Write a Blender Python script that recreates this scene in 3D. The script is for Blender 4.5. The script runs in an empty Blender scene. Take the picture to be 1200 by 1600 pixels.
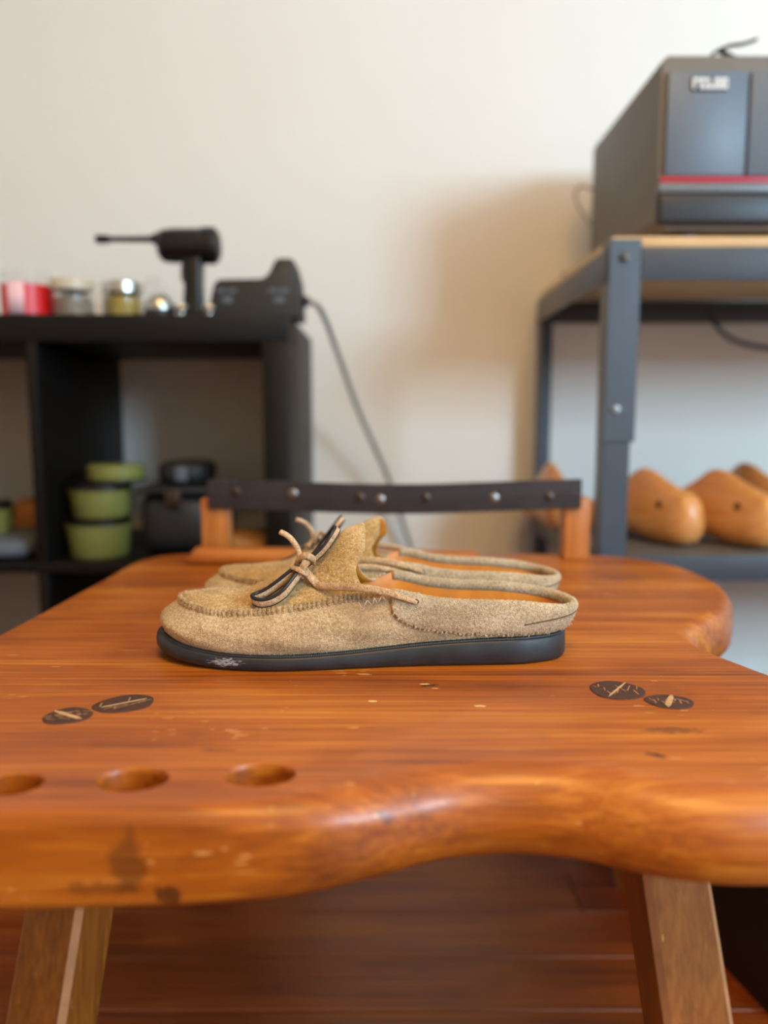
import bpy, bmesh, math, random
import numpy as np
from mathutils import Vector, Matrix

random.seed(7)
rng = np.random.default_rng(11)
scene = bpy.context.scene
COL = scene.collection
PI = math.pi

# ------------------------------------------------------------------ camera
F_PX = 1220.0
EYE = 0.62
PITCH = math.atan(150.0 / F_PX)
cam_d = bpy.data.cameras.new('camera')
cam = bpy.data.objects.new('camera', cam_d)
COL.objects.link(cam)
cam.location = (0, 0, EYE)
cam.rotation_euler = (PI / 2 - PITCH, 0, 0)
cam_d.sensor_fit = 'VERTICAL'
cam_d.sensor_height = 36.0
cam_d.sensor_width = 27.0
cam_d.lens = F_PX * 36.0 / 1600.0
cam_d.clip_start = 0.02
cam_d.dof.use_dof = True
cam_d.dof.focus_distance = 0.545
cam_d.dof.aperture_fstop = 2.5
scene.camera = cam

# ------------------------------------------------------------------ world, lights, exposure
scene.view_settings.view_transform = 'Standard'
scene.view_settings.look = 'None'
scene.view_settings.gamma = 1.0
scene.view_settings.use_curve_mapping = False
scene.view_settings.exposure = 0.17
world = bpy.data.worlds.new('world')
scene.world = world
world.use_nodes = True
world.node_tree.nodes['Background'].inputs[0].default_value = (0.75, 0.87, 1.0, 1)
world.node_tree.nodes['Background'].inputs[1].default_value = 1.0

WIN_C = (2.50, -1.93, 1.60)      # centre of the window in the wall behind the camera
WIN_W, WIN_H = 1.05, 0.90


def area(name, loc, target, sx, sy, power, color):
    d = bpy.data.lights.new(name, 'AREA')
    d.shape = 'RECTANGLE'
    d.size, d.size_y = sx, sy
    d.energy = power
    d.color = color
    o = bpy.data.objects.new(name, d)
    COL.objects.link(o)
    o.location = loc
    o.rotation_euler = (Vector(target) - Vector(loc)).to_track_quat('-Z', 'Y').to_euler()
    return o


area('window_daylight', WIN_C, (WIN_C[0], 0, WIN_C[2]), WIN_W, WIN_H, 118, (0.50, 0.77, 1.0))


# ------------------------------------------------------------------ helpers
def ray(u, v, y):
    """point of the place seen at picture point (u, v) at distance y from the camera"""
    a = (u - 600) / F_PX
    b = -(v - 800) / F_PX
    c, s = math.cos(PITCH), math.sin(PITCH)
    d = Vector((a, c + b * s, -s + b * c))
    t = y / d.y
    return Vector((d.x * t, y, EYE + d.z * t))


def lin(r, g, b):
    def f(c):
        c /= 255.0
        return c / 12.92 if c <= 0.04045 else ((c + 0.055) / 1.055) ** 2.4
    return (f(r), f(g), f(b), 1.0)


class NT:
    def __init__(self, name):
        self.m = bpy.data.materials.new(name)
        self.m.use_nodes = True
        self.t = self.m.node_tree
        self.b = self.t.nodes['Principled BSDF']
        self.co = None

    def n(self, kind, **kw):
        x = self.t.nodes.new(kind)
        for k, v in kw.items():
            setattr(x, k, v)
        return x

    def l(self, a, b):
        self.t.links.new(a, b)

    def coord(self, scale=(1, 1, 1), rot=(0, 0, 0), loc=(0, 0, 0)):
        if self.co is None:
            self.co = self.n('ShaderNodeTexCoord')
        mp = self.n('ShaderNodeMapping')
        mp.inputs['Scale'].default_value = scale
        mp.inputs['Rotation'].default_value = rot
        mp.inputs['Location'].default_value = loc
        self.l(self.co.outputs['Object'], mp.inputs['Vector'])
        return mp.outputs[0]

    def noise(self, vec, scale, detail=4, rough=0.55, dist=0.0):
        x = self.n('ShaderNodeTexNoise')
        x.inputs['Scale'].default_value = scale
        x.inputs['Detail'].default_value = detail
        x.inputs['Roughness'].default_value = rough
        x.inputs['Distortion'].default_value = dist
        self.l(vec, x.inputs['Vector'])
        return x.outputs['Fac']

    def ramp(self, fac, stops):
        r = self.n('ShaderNodeValToRGB')
        e = r.color_ramp.elements
        while len(e) < len(stops):
            e.new(0.5)
        for i, (p, c) in enumerate(stops):
            e[i].position = p
            e[i].color = c
        self.l(fac, r.inputs[0])
        return r.outputs[0]

    def mixc(self, fac, a, b, mode='MIX'):
        x = self.n('ShaderNodeMix', data_type='RGBA', blend_type=mode)
        for sock, val in ((x.inputs[0], fac), (x.inputs[6], a), (x.inputs[7], b)):
            if hasattr(val, 'is_linked') or hasattr(val, 'node'):
                self.l(val, sock)
            else:
                sock.default_value = val
        return x.outputs[2]

    def math(self, op, a, b=0.0, clamp=False):
        x = self.n('ShaderNodeMath', operation=op, use_clamp=clamp)
        for sock, val in ((x.inputs[0], a), (x.inputs[1], b)):
            if hasattr(val, 'node'):
                self.l(val, sock)
            else:
                sock.default_value = val
        return x.outputs[0]

    def bump(self, h, strength, dist, prev=None):
        x = self.n('ShaderNodeBump')
        x.inputs['Strength'].default_value = strength
        x.inputs['Distance'].default_value = dist
        self.l(h, x.inputs['Height'])
        if prev is not None:
            self.l(prev, x.inputs['Normal'])
        self.l(x.outputs[0], self.b.inputs['Normal'])
        return x.outputs[0]

    def set(self, **kw):
        for k, v in kw.items():
            s = self.b.inputs[k]
            if hasattr(v, 'node'):
                self.l(v, s)
            else:
                s.default_value = v
        return self.m


def plain(name, rgb, rough=0.5, metal=0.0, var=0.10, scale=30, bump=0.0, **kw):
    t = NT(name)
    v = t.coord()
    c = lin(*rgb)
    dk = tuple(x * (1 - var) for x in c[:3]) + (1,)
    lt = tuple(min(1, x * (1 + var)) for x in c[:3]) + (1,)
    n = t.noise(v, scale)
    t.set(**{'Base Color': t.ramp(n, [(0.3, dk), (0.7, lt)]), 'Roughness': rough, 'Metallic': metal})
    if bump:
        t.bump(t.noise(v, scale * 6), bump, 0.001)
    t.set(**kw)
    return t.m


def wood(name, dark, mid, light, axis='x', rough=0.33, scale=1.0, scratches=0.0, coat=0.0, grainy=1.0, marks=()):
    t = NT(name)
    st = {'x': (1.2, 14, 14), 'y': (14, 1.2, 14), 'z': (14, 14, 1.2)}[axis]
    v = t.coord(tuple(s * scale for s in st))
    n1 = t.noise(v, 1.6, 5, 0.6, 1.2)
    st2 = tuple((s * 2 if s < 2 else s * 9) * scale for s in st)
    n2 = t.noise(t.coord(st2), 2.0, 3, 0.6, 0.3)
    n3 = t.noise(t.coord((1, 1, 1)), 7.0 * scale, 3, 0.5)
    f = t.math('ADD', t.math('MULTIPLY', n1, 0.46), t.math('ADD', t.math('MULTIPLY', n2, 0.44 * grainy), t.math('MULTIPLY', n3, 0.24)))
    col = t.ramp(f, [(0.40, lin(*dark)), (0.56, lin(*mid)), (0.73, lin(*light))])
    if scratches:
        # short pale nicks in the finish
        vo = t.n('ShaderNodeTexVoronoi', feature='F1')
        vo.inputs['Scale'].default_value = 1.0
        nz = t.noise(t.coord((1, 1, 1)), 60, 2)
        st3 = {'x': (52, 260, 260), 'y': (260, 52, 260), 'z': (260, 260, 52)}[axis]
        t.l(t.coord(st3), vo.inputs['Vector'])
        spot = t.math('LESS_THAN', t.math('ADD', vo.outputs['Distance'], t.math('MULTIPLY', nz, 0.5)), 0.48)
        keep = t.math('GREATER_THAN', t.noise(t.coord((1, 1, 1), loc=(3, 1, 2)), 17, 3, 0.7), 0.70 - 0.09 * scratches)
        col = t.mixc(t.math('MULTIPLY', t.math('MULTIPLY', spot, keep), 0.55), col, lin(232, 170, 96))
        vs = t.noise(t.coord((4, 240, 240) if axis == 'x' else (240, 240, 4)), 1.5, 2, 0.5, 0.6)
        line = t.math('GREATER_THAN', vs, 0.70)
        col = t.mixc(t.math('MULTIPLY', line, 0.30), col, lin(222, 158, 88))
        # darker worn patches
        pat = t.noise(t.coord((1, 1, 1), loc=(9, 4, 0)), 11, 5, 0.65)
        col = t.mixc(t.math('MULTIPLY', t.ramp(pat, [(0.60, (0, 0, 0, 1)), (0.74, (1, 1, 1, 1))]), 0.45), col, lin(92, 44, 18))
    for (cx, cy, cz, rx, ry, rz, ang, rgb, amt) in marks:
        # one stain or chip with a shape of its own
        gx = t.n('ShaderNodeMapping', vector_type='TEXTURE')
        gx.inputs['Location'].default_value = (cx, cy, cz)
        gx.inputs['Rotation'].default_value = (0, 0, ang)
        gx.inputs['Scale'].default_value = (rx, ry, rz)
        t.l(t.co.outputs['Object'], gx.inputs['Vector'])
        ln = t.n('ShaderNodeVectorMath', operation='LENGTH')
        t.l(gx.outputs[0], ln.inputs[0])
        d = t.math('ADD', ln.outputs['Value'], t.math('MULTIPLY', t.math('SUBTRACT', t.noise(t.coord((1, 1, 1)), 90, 4, 0.75), 0.5), 3.6))
        msk = t.ramp(d, [(0.62, (1, 1, 1, 1)), (0.98, (0, 0, 0, 1))])
        col = t.mixc(t.math('MULTIPLY', msk, amt), col, lin(*rgb))
    rr = t.math('ADD', t.math('MULTIPLY', n3, 0.22), rough - 0.11)
    t.set(**{'Base Color': col, 'Roughness': rr})
    if coat:
        t.set(**{'Coat Weight': coat, 'Coat Roughness': 0.18})
    t.bump(f, 0.25, 0.0012, None)
    return t.m


def link(o, parent=None):
    COL.objects.link(o)
    if parent is not None:
        o.parent = parent
    return o


def mesh_obj(name, verts, faces, material=None, parent=None, smooth=True, loc=None):
    me = bpy.data.meshes.new(name)
    me.from_pydata([tuple(v) for v in verts], [], faces)
    me.update()
    if smooth:
        me.polygons.foreach_set('use_smooth', [True] * len(me.polygons))
    if material is not None:
        for m in (material if isinstance(material, (list, tuple)) else [material]):
            me.materials.append(m)
    o = bpy.data.objects.new(name, me)
    if loc is not None:
        o.location = loc
    return link(o, parent)


def bm_obj(name, bm, material=None, parent=None, smooth=False, loc=None, angle=None):
    me = bpy.data.meshes.new(name)
    bmesh.ops.recalc_face_normals(bm, faces=bm.faces)
    bm.to_mesh(me)
    bm.free()
    if smooth or angle:
        me.polygons.foreach_set('use_smooth', [True] * len(me.polygons))
    if angle:
        me.set_sharp_from_angle(angle=math.radians(angle))
    if material is not None:
        for m in (material if isinstance(material, (list, tuple)) else [material]):
            me.materials.append(m)
    o = bpy.data.objects.new(name, me)
    if loc is not None:
        o.location = loc
    return link(o, parent)


def empty(name, loc=(0, 0, 0), rz=0.0):
    o = bpy.data.objects.new(name, None)
    o.empty_display_size = 0.05
    o.location = loc
    o.rotation_euler = (0, 0, rz)
    return link(o)


def tag(o, label, cat, group=None, kind=None):
    o['label'] = label
    o['category'] = cat
    if group:
        o['group'] = group
    if kind:
        o['kind'] = kind
    return o


def structure(o, label=None):
    o['kind'] = 'structure'
    if label:
        o['label'] = label
    return o


def box_bm(bm, x0, x1, y0, y1, z0, z1, bev=0.0, seg=2):
    r = bmesh.ops.create_cube(bm, size=1.0, matrix=Matrix.Translation(((x0 + x1) / 2, (y0 + y1) / 2, (z0 + z1) / 2)) @ Matrix.Diagonal((x1 - x0, y1 - y0, z1 - z0, 1)))
    if bev > 0:
        vs = set(r['verts'])
        es = [e for e in bm.edges if e.verts[0] in vs and e.verts[1] in vs]
        bmesh.ops.bevel(bm, geom=es, offset=bev, segments=seg, affect='EDGES', profile=0.5)


def box(name, x0, x1, y0, y1, z0, z1, material, parent=None, bev=0.0015, seg=2, loc=None):
    bm = bmesh.new()
    box_bm(bm, x0, x1, y0, y1, z0, z1, bev, seg)
    return bm_obj(name, bm, material, parent, angle=40, loc=loc)


def lathe_data(profile, seg=40):
    """profile of (r, z) from bottom to top, revolved about z"""
    verts, faces = [], []
    n = len(profile)
    for k in range(seg):
        a = 2 * PI * k / seg
        for r, z in profile:
            verts.append((r * math.cos(a), r * math.sin(a), z))
    for k in range(seg):
        k2 = (k + 1) % seg
        for j in range(n - 1):
            faces.append((k * n + j, k2 * n + j, k2 * n + j + 1, k * n + j + 1))
    return verts, faces


def lathe(name, profile, material, parent=None, seg=40, loc=None, axis='z', angle=35):
    v, f = lathe_data(profile, seg)
    if axis == 'x':
        v = [(z, x, y) for x, y, z in v]
    bm = bmesh.new()
    vs = [bm.verts.new(p) for p in v]
    for q in f:
        bm.faces.new([vs[i] for i in q])
    bmesh.ops.remove_doubles(bm, verts=bm.verts, dist=1e-6)
    return bm_obj(name, bm, material, parent, loc=loc, angle=angle)


def catmull(pts, n, closed=False):
    P = np.array(pts, float)
    m = len(P)
    out = []
    segs = m if closed else m - 1
    per = 24
    for i in range(segs):
        if closed:
            p0, p1, p2, p3 = P[(i - 1) % m], P[i], P[(i + 1) % m], P[(i + 2) % m]
        else:
            p1, p2 = P[i], P[i + 1]
            p0 = P[i - 1] if i > 0 else 2 * p1 - p2
            p3 = P[i + 2] if i + 2 < m else 2 * p2 - p1
        # centripetal
        t0 = 0.0
        t1 = t0 + max(1e-9, np.linalg.norm(p1 - p0)) ** 0.5
        t2 = t1 + max(1e-9, np.linalg.norm(p2 - p1)) ** 0.5
        t3 = t2 + max(1e-9, np.linalg.norm(p3 - p2)) ** 0.5
        for k in range(per):
            t = t1 + (t2 - t1) * k / per
            A1 = (t1 - t) / (t1 - t0) * p0 + (t - t0) / (t1 - t0) * p1
            A2 = (t2 - t) / (t2 - t1) * p1 + (t - t1) / (t2 - t1) * p2
            A3 = (t3 - t) / (t3 - t2) * p2 + (t - t2) / (t3 - t2) * p3
            B1 = (t2 - t) / (t2 - t0) * A1 + (t - t0) / (t2 - t0) * A2
            B2 = (t3 - t) / (t3 - t1) * A2 + (t - t1) / (t3 - t1) * A3
            out.append((t2 - t) / (t2 - t1) * B1 + (t - t1) / (t2 - t1) * B2)
    out.append(P[0] if closed else P[-1])
    out = np.array(out)
    d = np.concatenate([[0], np.cumsum(np.linalg.norm(np.diff(out, axis=0), axis=1))])
    tt = np.linspace(0, d[-1], n + 1)[:-1] if closed else np.linspace(0, d[-1], n)
    return np.stack([np.interp(tt, d, out[:, k]) for k in range(P.shape[1])], axis=1)


def pchip(xs, ys):
    xs = np.array(xs, float)
    ys = np.array(ys, float)
    h = np.diff(xs)
    dl = np.diff(ys) / h
    m = np.zeros_like(ys)
    m[0], m[-1] = dl[0], dl[-1]
    for i in range(1, len(xs) - 1):
        if dl[i - 1] * dl[i] > 0:
            w1, w2 = 2 * h[i] + h[i - 1], h[i] + 2 * h[i - 1]
            m[i] = (w1 + w2) / (w1 / dl[i - 1] + w2 / dl[i])

    def f(x):
        x = np.clip(np.asarray(x, float), xs[0], xs[-1])
        i = np.clip(np.searchsorted(xs, x) - 1, 0, len(xs) - 2)
        t = (x - xs[i]) / h[i]
        return ((1 + 2 * t) * (1 - t) ** 2 * ys[i] + t * (1 - t) ** 2 * h[i] * m[i] + t * t * (3 - 2 * t) * ys[i + 1] + t * t * (t - 1) * h[i] * m[i + 1])
    return f


def tube_data(path, rad, seg=10, up=None, flat=None, taper=None):
    """sweep of an ellipse: rad = half width, flat = half thickness; up = rough direction of thickness"""
    P = np.array(path, float)
    n = len(P)
    T = np.gradient(P, axis=0)
    T /= np.linalg.norm(T, axis=1)[:, None] + 1e-12
    upv = np.array(up if up is not None else (0, 0, 1.0), float)
    if flat is None:
        flat = rad
    verts, faces = [], []
    prev = None
    for i in range(n):
        u = upv if (prev is None or up is not None) else prev
        s = np.cross(T[i], u)
        if np.linalg.norm(s) < 1e-4:
            s = np.cross(T[i], (0.3, 1, 0.2))
        s /= np.linalg.norm(s)
        w = np.cross(s, T[i])
        prev = w
        k = taper(i / (n - 1)) if taper else 1.0
        for j in range(seg):
            a = 2 * PI * j / seg
            verts.append(tuple(P[i] + s * math.cos(a) * rad * k + w * math.sin(a) * flat * k))
    for i in range(n - 1):
        for j in range(seg):
            j2 = (j + 1) % seg
            faces.append((i * seg + j, i * seg + j2, (i + 1) * seg + j2, (i + 1) * seg + j))
    faces.append(tuple(range(seg))[::-1])
    faces.append(tuple((n - 1) * seg + j for j in range(seg)))
    return verts, faces


def tube(name, pts, rad, material, parent=None, n=40, seg=10, **kw):
    v, f = tube_data(catmull(pts, n), rad, seg, **kw)
    return mesh_obj(name, v, f, material, parent)


def join_data(parts):
    V, Fs = [], []
    for v, f in parts:
        o = len(V)
        V += list(v)
        Fs += [tuple(i + o for i in q) for q in f]
    return V, Fs


def prism(name, outline, y0, y1, material, parent=None, bev=0.002, seg=2, loc=None):
    """outline in (x, z), extruded along y"""
    bm = bmesh.new()
    a = [bm.verts.new((x, y0, z)) for x, z in outline]
    b = [bm.verts.new((x, y1, z)) for x, z in outline]
    n = len(outline)
    bm.faces.new(a)
    bm.faces.new(b[::-1])
    for i in range(n):
        bm.faces.new((a[i], b[i], b[(i + 1) % n], a[(i + 1) % n]))
    bmesh.ops.recalc_face_normals(bm, faces=bm.faces)
    if bev:
        bmesh.ops.bevel(bm, geom=list(bm.edges), offset=bev, segments=seg, affect='EDGES', profile=0.5)
    return bm_obj(name, bm, material, parent, angle=40, loc=loc)


# ------------------------------------------------------------------ materials
M = {}
M['wall'] = plain('wall_paint', (236, 232, 225), 0.75, var=0.015, scale=3, bump=0.05)
M['ceiling'] = plain('ceiling_paint', (238, 233, 224), 0.85, var=0.01, scale=3)
M['white_trim'] = plain('white_trim_paint', (236, 233, 226), 0.45, var=0.01)
M['plank'] = wood('floor_plank_wood', (84, 34, 10), (128, 58, 18), (160, 82, 30), 'x', 0.42, 0.8, coat=0.15)
M['gap'] = plain('floor_underlay', (46, 24, 14), 0.8)
DK = (58, 28, 12)
bench_marks = [
    (-0.118, 0.338, 0.417, 0.008, 0.05, 0.018, 0.0, (74, 42, 16), 0.55),
    (-0.130, 0.338, 0.403, 0.022, 0.03, 0.004, 0.0, (92, 50, 18), 0.5),
    (-0.100, 0.338, 0.400, 0.006, 0.03, 0.005, 0.0, (48, 26, 14), 0.75),
    (0.001, 0.350, 0.428, 0.004, 0.012, 0.006, 0.0, (40, 40, 52), 0.9),
    (0.0315, 0.508, 0.44, 0.006, 0.0022, 0.01, 0.2, DK, 0.9),
    (0.0275, 0.510, 0.44, 0.004, 0.0016, 0.01, -0.1, (240, 206, 140), 0.9),
    (-0.0075, 0.478, 0.44, 0.0042, 0.0022, 0.01, 0.1, (244, 208, 140), 0.9),
    (0.060, 0.470, 0.44, 0.0040, 0.0014, 0.01, 0.0, (240, 200, 130), 0.8),
    (0.034, 0.502, 0.44, 0.003, 0.001, 0.01, 0.0, (236, 196, 128), 0.8),
    (0.165, 0.432, 0.44, 0.020, 0.004, 0.01, 0.0, (96, 46, 20), 0.65),
    (0.147, 0.398, 0.44, 0.007, 0.0022, 0.01, -0.45, (50, 28, 20), 0.85),
    (-0.090, 0.405, 0.44, 0.008, 0.0015, 0.01, 0.0, (98, 52, 24), 0.8),
    (0.270, 0.860, 0.44, 0.030, 0.020, 0.01, 0.1, (110, 66, 42), 0.5),
]
M['bench'] = wood('bench_pine', (120, 56, 10), (172, 90, 16), (210, 132, 42), 'x', 0.42, 1.0, scratches=1.15, coat=0.12, marks=bench_marks)
M['leg_wood'] = wood('leg_pine', (104, 54, 14), (138, 78, 22), (166, 100, 38), 'z', 0.42, 1.6, scratches=0.5)
M['leg_edge'] = plain('worn_leg_edge', (180, 124, 80), 0.6, var=0.15, scale=90)
M['ledge'] = wood('ledge_maple', (140, 72, 22), (172, 96, 34), (196, 122, 52), 'x', 0.4, 1.6)
M['post_wood'] = wood('post_wood', (146, 80, 28), (178, 106, 44), (204, 132, 66), 'z', 0.40, 1.6)
M['tenon'] = plain('tenon_end_grain', (72, 42, 26), 0.6, var=0.35, scale=260, bump=0.3)
M['wedge'] = plain('pale_wedge', (196, 158, 112), 0.6, var=0.2, scale=200)
M['crack'] = plain('grain_check', (168, 122, 84), 0.7, var=0.2, scale=200)
M['strap'] = plain('dark_leather_strap', (40, 31, 32), 0.6, var=0.35, scale=40, bump=0.15)
M['nail'] = plain('nail_head_metal', (150, 146, 144), 0.35, 1.0, var=0.1)
M['nail_dark'] = plain('dark_nail_head', (84, 74, 68), 0.4, 1.0, var=0.1)
M['black_laminate'] = plain('black_brown_laminate', (13, 11, 10), 0.5, var=0.12, scale=12, **{'Specular IOR Level': 0.25})
M['black_plastic'] = plain('black_plastic', (13, 13, 14), 0.36, var=0.05)
M['charcoal_plastic'] = plain('charcoal_plastic', (40, 38, 36), 0.55, var=0.04)
M['box_shell'] = plain('grey_box_shell', (114, 109, 103), 0.6, var=0.04, scale=20)
M['box_front'] = plain('box_front_gloss', (96, 108, 122), 0.44, var=0.04, scale=15)
M['box_low'] = plain('box_lower_panel', (38, 41, 47), 0.40, var=0.04)
M['red_trim'] = plain('red_trim', (176, 40, 62), 0.35, var=0.03)
M['grey_trim'] = plain('grey_trim', (112, 120, 128), 0.35, var=0.03)
M['badge'] = plain('badge_white', (236, 238, 238), 0.4, var=0.02)
M['rack_steel'] = plain('rack_black_steel', (68, 78, 90), 0.36, 0.0, var=0.08, scale=14)
M['rack_board'] = wood('rack_board', (196, 156, 106), (220, 184, 134), (234, 202, 154), 'x', 0.55, 1.2)
M['shelf_grey'] = plain('grey_shelf_board', (92, 88, 84), 0.45, var=0.1)
M['last_wood'] = wood('last_beech', (186, 116, 54), (214, 146, 80), (232, 172, 108), 'x', 0.36, 1.4, coat=0.2)
M['cord'] = plain('grey_cord', (150, 146, 140), 0.5)
M['cord_black'] = plain('black_cord', (36, 34, 34), 0.5)
M['olive'] = plain('olive_green_plastic', (122, 126, 66), 0.5, var=0.08)
M['black_cloth'] = plain('black_nylon', (28, 29, 32), 0.6, var=0.2, scale=60, bump=0.2)
M['grey_cloth'] = plain('blue_grey_cloth', (92, 98, 108), 0.7, var=0.1, scale=60)
M['amber_box'] = plain('amber_cardboard', (150, 96, 34), 0.6, var=0.1)
M['tan_block'] = wood('tan_wood_block', (150, 100, 48), (176, 124, 64), (196, 146, 86), 'x', 0.5, 1.5)
M['red_wax'] = plain('red_jar_wrap', (214, 22, 24), 0.35, var=0.05)
M['pink_label'] = plain('pale_pink_label', (250, 206, 214), 0.5, var=0.03)
M['silver'] = plain('silver_lid', (206, 204, 198), 0.25, 1.0, var=0.05)
M['cream_lid'] = plain('cream_lid', (206, 194, 172), 0.4, var=0.05)
M['brass'] = plain('brass_eyelets', (190, 166, 84), 0.35, 0.6, var=0.45, scale=260, bump=1.0)
M['nickel'] = plain('nickel_eyelets', (168, 158, 144), 0.35, 0.6, var=0.45, scale=260, bump=1.0)
M['dark_base'] = plain('dark_jar_base', (32, 32, 36), 0.4)
M['bin'] = plain('black_bin_plastic', (20, 19, 20), 0.5)
M['lampshade'] = plain('opal_lamp_glass', (246, 238, 220), 0.4)


def glass(name, tint=(0.97, 0.98, 0.98, 1)):
    t = NT(name)
    t.set(**{'Base Color': tint, 'Roughness': 0.03, 'Transmission Weight': 1.0, 'IOR': 1.3})
    return t.m


M['glass'] = glass('clear_glass')


def suede(name, base, dark, light, tint):
    t = NT(name)
    v = t.coord()
    n1 = t.noise(v, 38, 5, 0.65)
    n2 = t.noise(v, 480, 4, 0.75)
    n4 = t.noise(v, 1300, 2, 0.6)
    f = t.math('ADD', t.math('MULTIPLY', n1, 0.32), t.math('ADD', t.math('MULTIPLY', n2, 0.50), t.math('MULTIPLY', n4, 0.25)))
    c = t.ramp(f, [(0.43, lin(*dark)), (0.54, lin(*base)), (0.64, lin(*light))])
    # rubbed, grubby areas
    n3 = t.noise(t.coord((1, 1, 1), loc=(0.3, 0.1, 0.7)), 17, 4, 0.6)
    c = t.mixc(t.math('MULTIPLY', t.ramp(n3, [(0.52, (0, 0, 0, 1)), (0.70, (1, 1, 1, 1))]), 0.55), c, lin(*tint))
    t.set(**{'Base Color': c, 'Roughness': 0.95, 'Sheen Weight': 0.35, 'Sheen Roughness': 0.5, 'Specular IOR Level': 0.15})
    t.b.inputs['Sheen Tint'].default_value = lin(236, 214, 176)
    h = t.math('ADD', t.math('MULTIPLY', n2, 0.6), t.math('MULTIPLY', n4, 0.5))
    t.bump(h, 1.0, 0.0016)
    return t.m


M['suede'] = suede('tan_suede', (198, 170, 132), (156, 128, 90), (232, 208, 172), (164, 136, 104))
M['suede_seam'] = suede('seam_suede', (176, 146, 106), (112, 86, 56), (216, 188, 148), (140, 112, 80))
M['suede_vamp'] = suede('ochre_suede', (196, 158, 102), (150, 114, 62), (230, 198, 148), (176, 134, 76))
M['suede_grey'] = suede('grey_tan_suede', (198, 176, 146), (152, 130, 102), (230, 212, 184), (166, 146, 120))
M['fibre'] = plain('suede_fibre', (228, 206, 172), 0.9, var=0.25, scale=300)
M['lining'] = plain('orange_leather_lining', (214, 132, 38), 0.5, var=0.14, scale=60, bump=0.08)
M['lace'] = suede('lace_leather', (208, 172, 132), (160, 122, 86), (236, 208, 172), (180, 140, 104))
M['lace_black'] = plain('black_lace_edge', (30, 28, 30), 0.4)
M['thread'] = plain('pale_thread', (190, 176, 160), 0.6)
M['thread_tan'] = plain('tan_thread', (104, 78, 52), 0.7)


def sole_mat():
    t = NT('black_rubber_sole')
    v = t.coord()
    n = t.noise(v, 60, 4)
    c = t.ramp(n, [(0.3, lin(28, 29, 33)), (0.7, lin(42, 44, 50))])
    # scuffed spot on the toe side
    gx = t.n('ShaderNodeMapping', vector_type='TEXTURE')
    gx.inputs['Location'].default_value = (0.058, -0.048, 0.0065)
    gx.inputs['Scale'].default_value = (0.016, 0.02, 0.0042)
    t.l(t.co.outputs['Object'], gx.inputs['Vector'])
    ln = t.n('ShaderNodeVectorMath', operation='LENGTH')
    t.l(gx.outputs[0], ln.inputs[0])
    d = t.math('ADD', ln.outputs['Value'], t.math('MULTIPLY', t.math('SUBTRACT', t.noise(t.coord((0.6, 1, 2.6)), 420, 4, 0.8), 0.5), 3.6))
    c = t.mixc(t.ramp(d, [(0.42, (1, 1, 1, 1)), (0.56, (0, 0, 0, 1))]), c, lin(150, 150, 153))
    t.set(**{'Base Color': c, 'Roughness': 0.48})
    t.bump(t.noise(v, 300, 3), 0.15, 0.0006)
    return t.m


M['sole'] = sole_mat()

# ------------------------------------------------------------------ the room
WALL_Y = 1.57
RX0, RX1, RY0, RY1, RZ = -2.3, 3.4, -2.0, WALL_Y, 2.5
fl = structure(box('floor', RX0, RX1, RY0, RY1, -0.06, -0.014, M['gap'], bev=0))
PW = 0.082
nrow = int((RY1 - RY0) / PW) + 1
plank_cache = {}


def plank_mesh(length, w):
    key = (round(length, 3), round(w, 3))
    if key not in plank_cache:
        bm = bmesh.new()
        box_bm(bm, -length / 2, length / 2, -w / 2, w / 2, -0.014, 0.0, 0.0012, 1)
        me = bpy.data.meshes.new('plank')
        bm.to_mesh(me)
        bm.free()
        me.materials.append(M['plank'])
        plank_cache[key] = me
    return plank_cache[key]


for r in range(nrow):
    y0 = RY1 - (r + 1) * PW
    if y0 < RY0:
        break
    x = RX0 - [0.0, 0.75, 0.3, 1.05][r % 4]
    while x < RX1:
        a, b = max(x, RX0), min(x + 1.8, RX1)
        x += 1.8
        if b - a < 0.05:
            continue
        p = bpy.data.objects.new('plank', plank_mesh(b - a - 0.001, PW - 0.0016))
        p.location = ((a + b) / 2, y0 + PW / 2, random.uniform(-0.0004, 0.0004))
        link(p, fl)

structure(box('wall_back', RX0, RX1, WALL_Y, WALL_Y + 0.1, -0.06, RZ, M['wall'], bev=0))
structure(box('wall_left', RX0 - 0.1, RX0, RY0, WALL_Y + 0.1, -0.06, RZ, M['wall'], bev=0))
structure(box('wall_right', RX1, RX1 + 0.1, RY0, WALL_Y + 0.1, -0.06, RZ, M['wall'], bev=0))
structure(box('ceiling', RX0 - 0.1, RX1 + 0.1, RY0 - 0.1, WALL_Y + 0.1, RZ, RZ + 0.1, M['ceiling'], bev=0))
bm = bmesh.new()
wx0, wx1 = WIN_C[0] - WIN_W / 2, WIN_C[0] + WIN_W / 2
wz0, wz1 = WIN_C[2] - WIN_H / 2, WIN_C[2] + WIN_H / 2
box_bm(bm, RX0 - 0.1, wx0, RY0 - 0.1, RY0, -0.06, RZ)
box_bm(bm, wx1, RX1 + 0.1, RY0 - 0.1, RY0, -0.06, RZ)
box_bm(bm, wx0, wx1, RY0 - 0.1, RY0, -0.06, wz0)
box_bm(bm, wx0, wx1, RY0 - 0.1, RY0, wz1, RZ)
structure(bm_obj('wall_front', bm, M['wall']))
win = structure(empty('window_1', (WIN_C[0], RY0 - 0.05, wz0)))
for (a, b, c, d) in ((-WIN_W / 2, -WIN_W / 2 + 0.05, 0, WIN_H), (WIN_W / 2 - 0.05, WIN_W / 2, 0, WIN_H),
                     (-WIN_W / 2 + 0.05, WIN_W / 2 - 0.05, 0, 0.05), (-WIN_W / 2 + 0.05, WIN_W / 2 - 0.05, WIN_H - 0.05, WIN_H)):
    box('window_frame', a, b, -0.03, 0.03, c, d, M['white_trim'], win)
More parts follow.
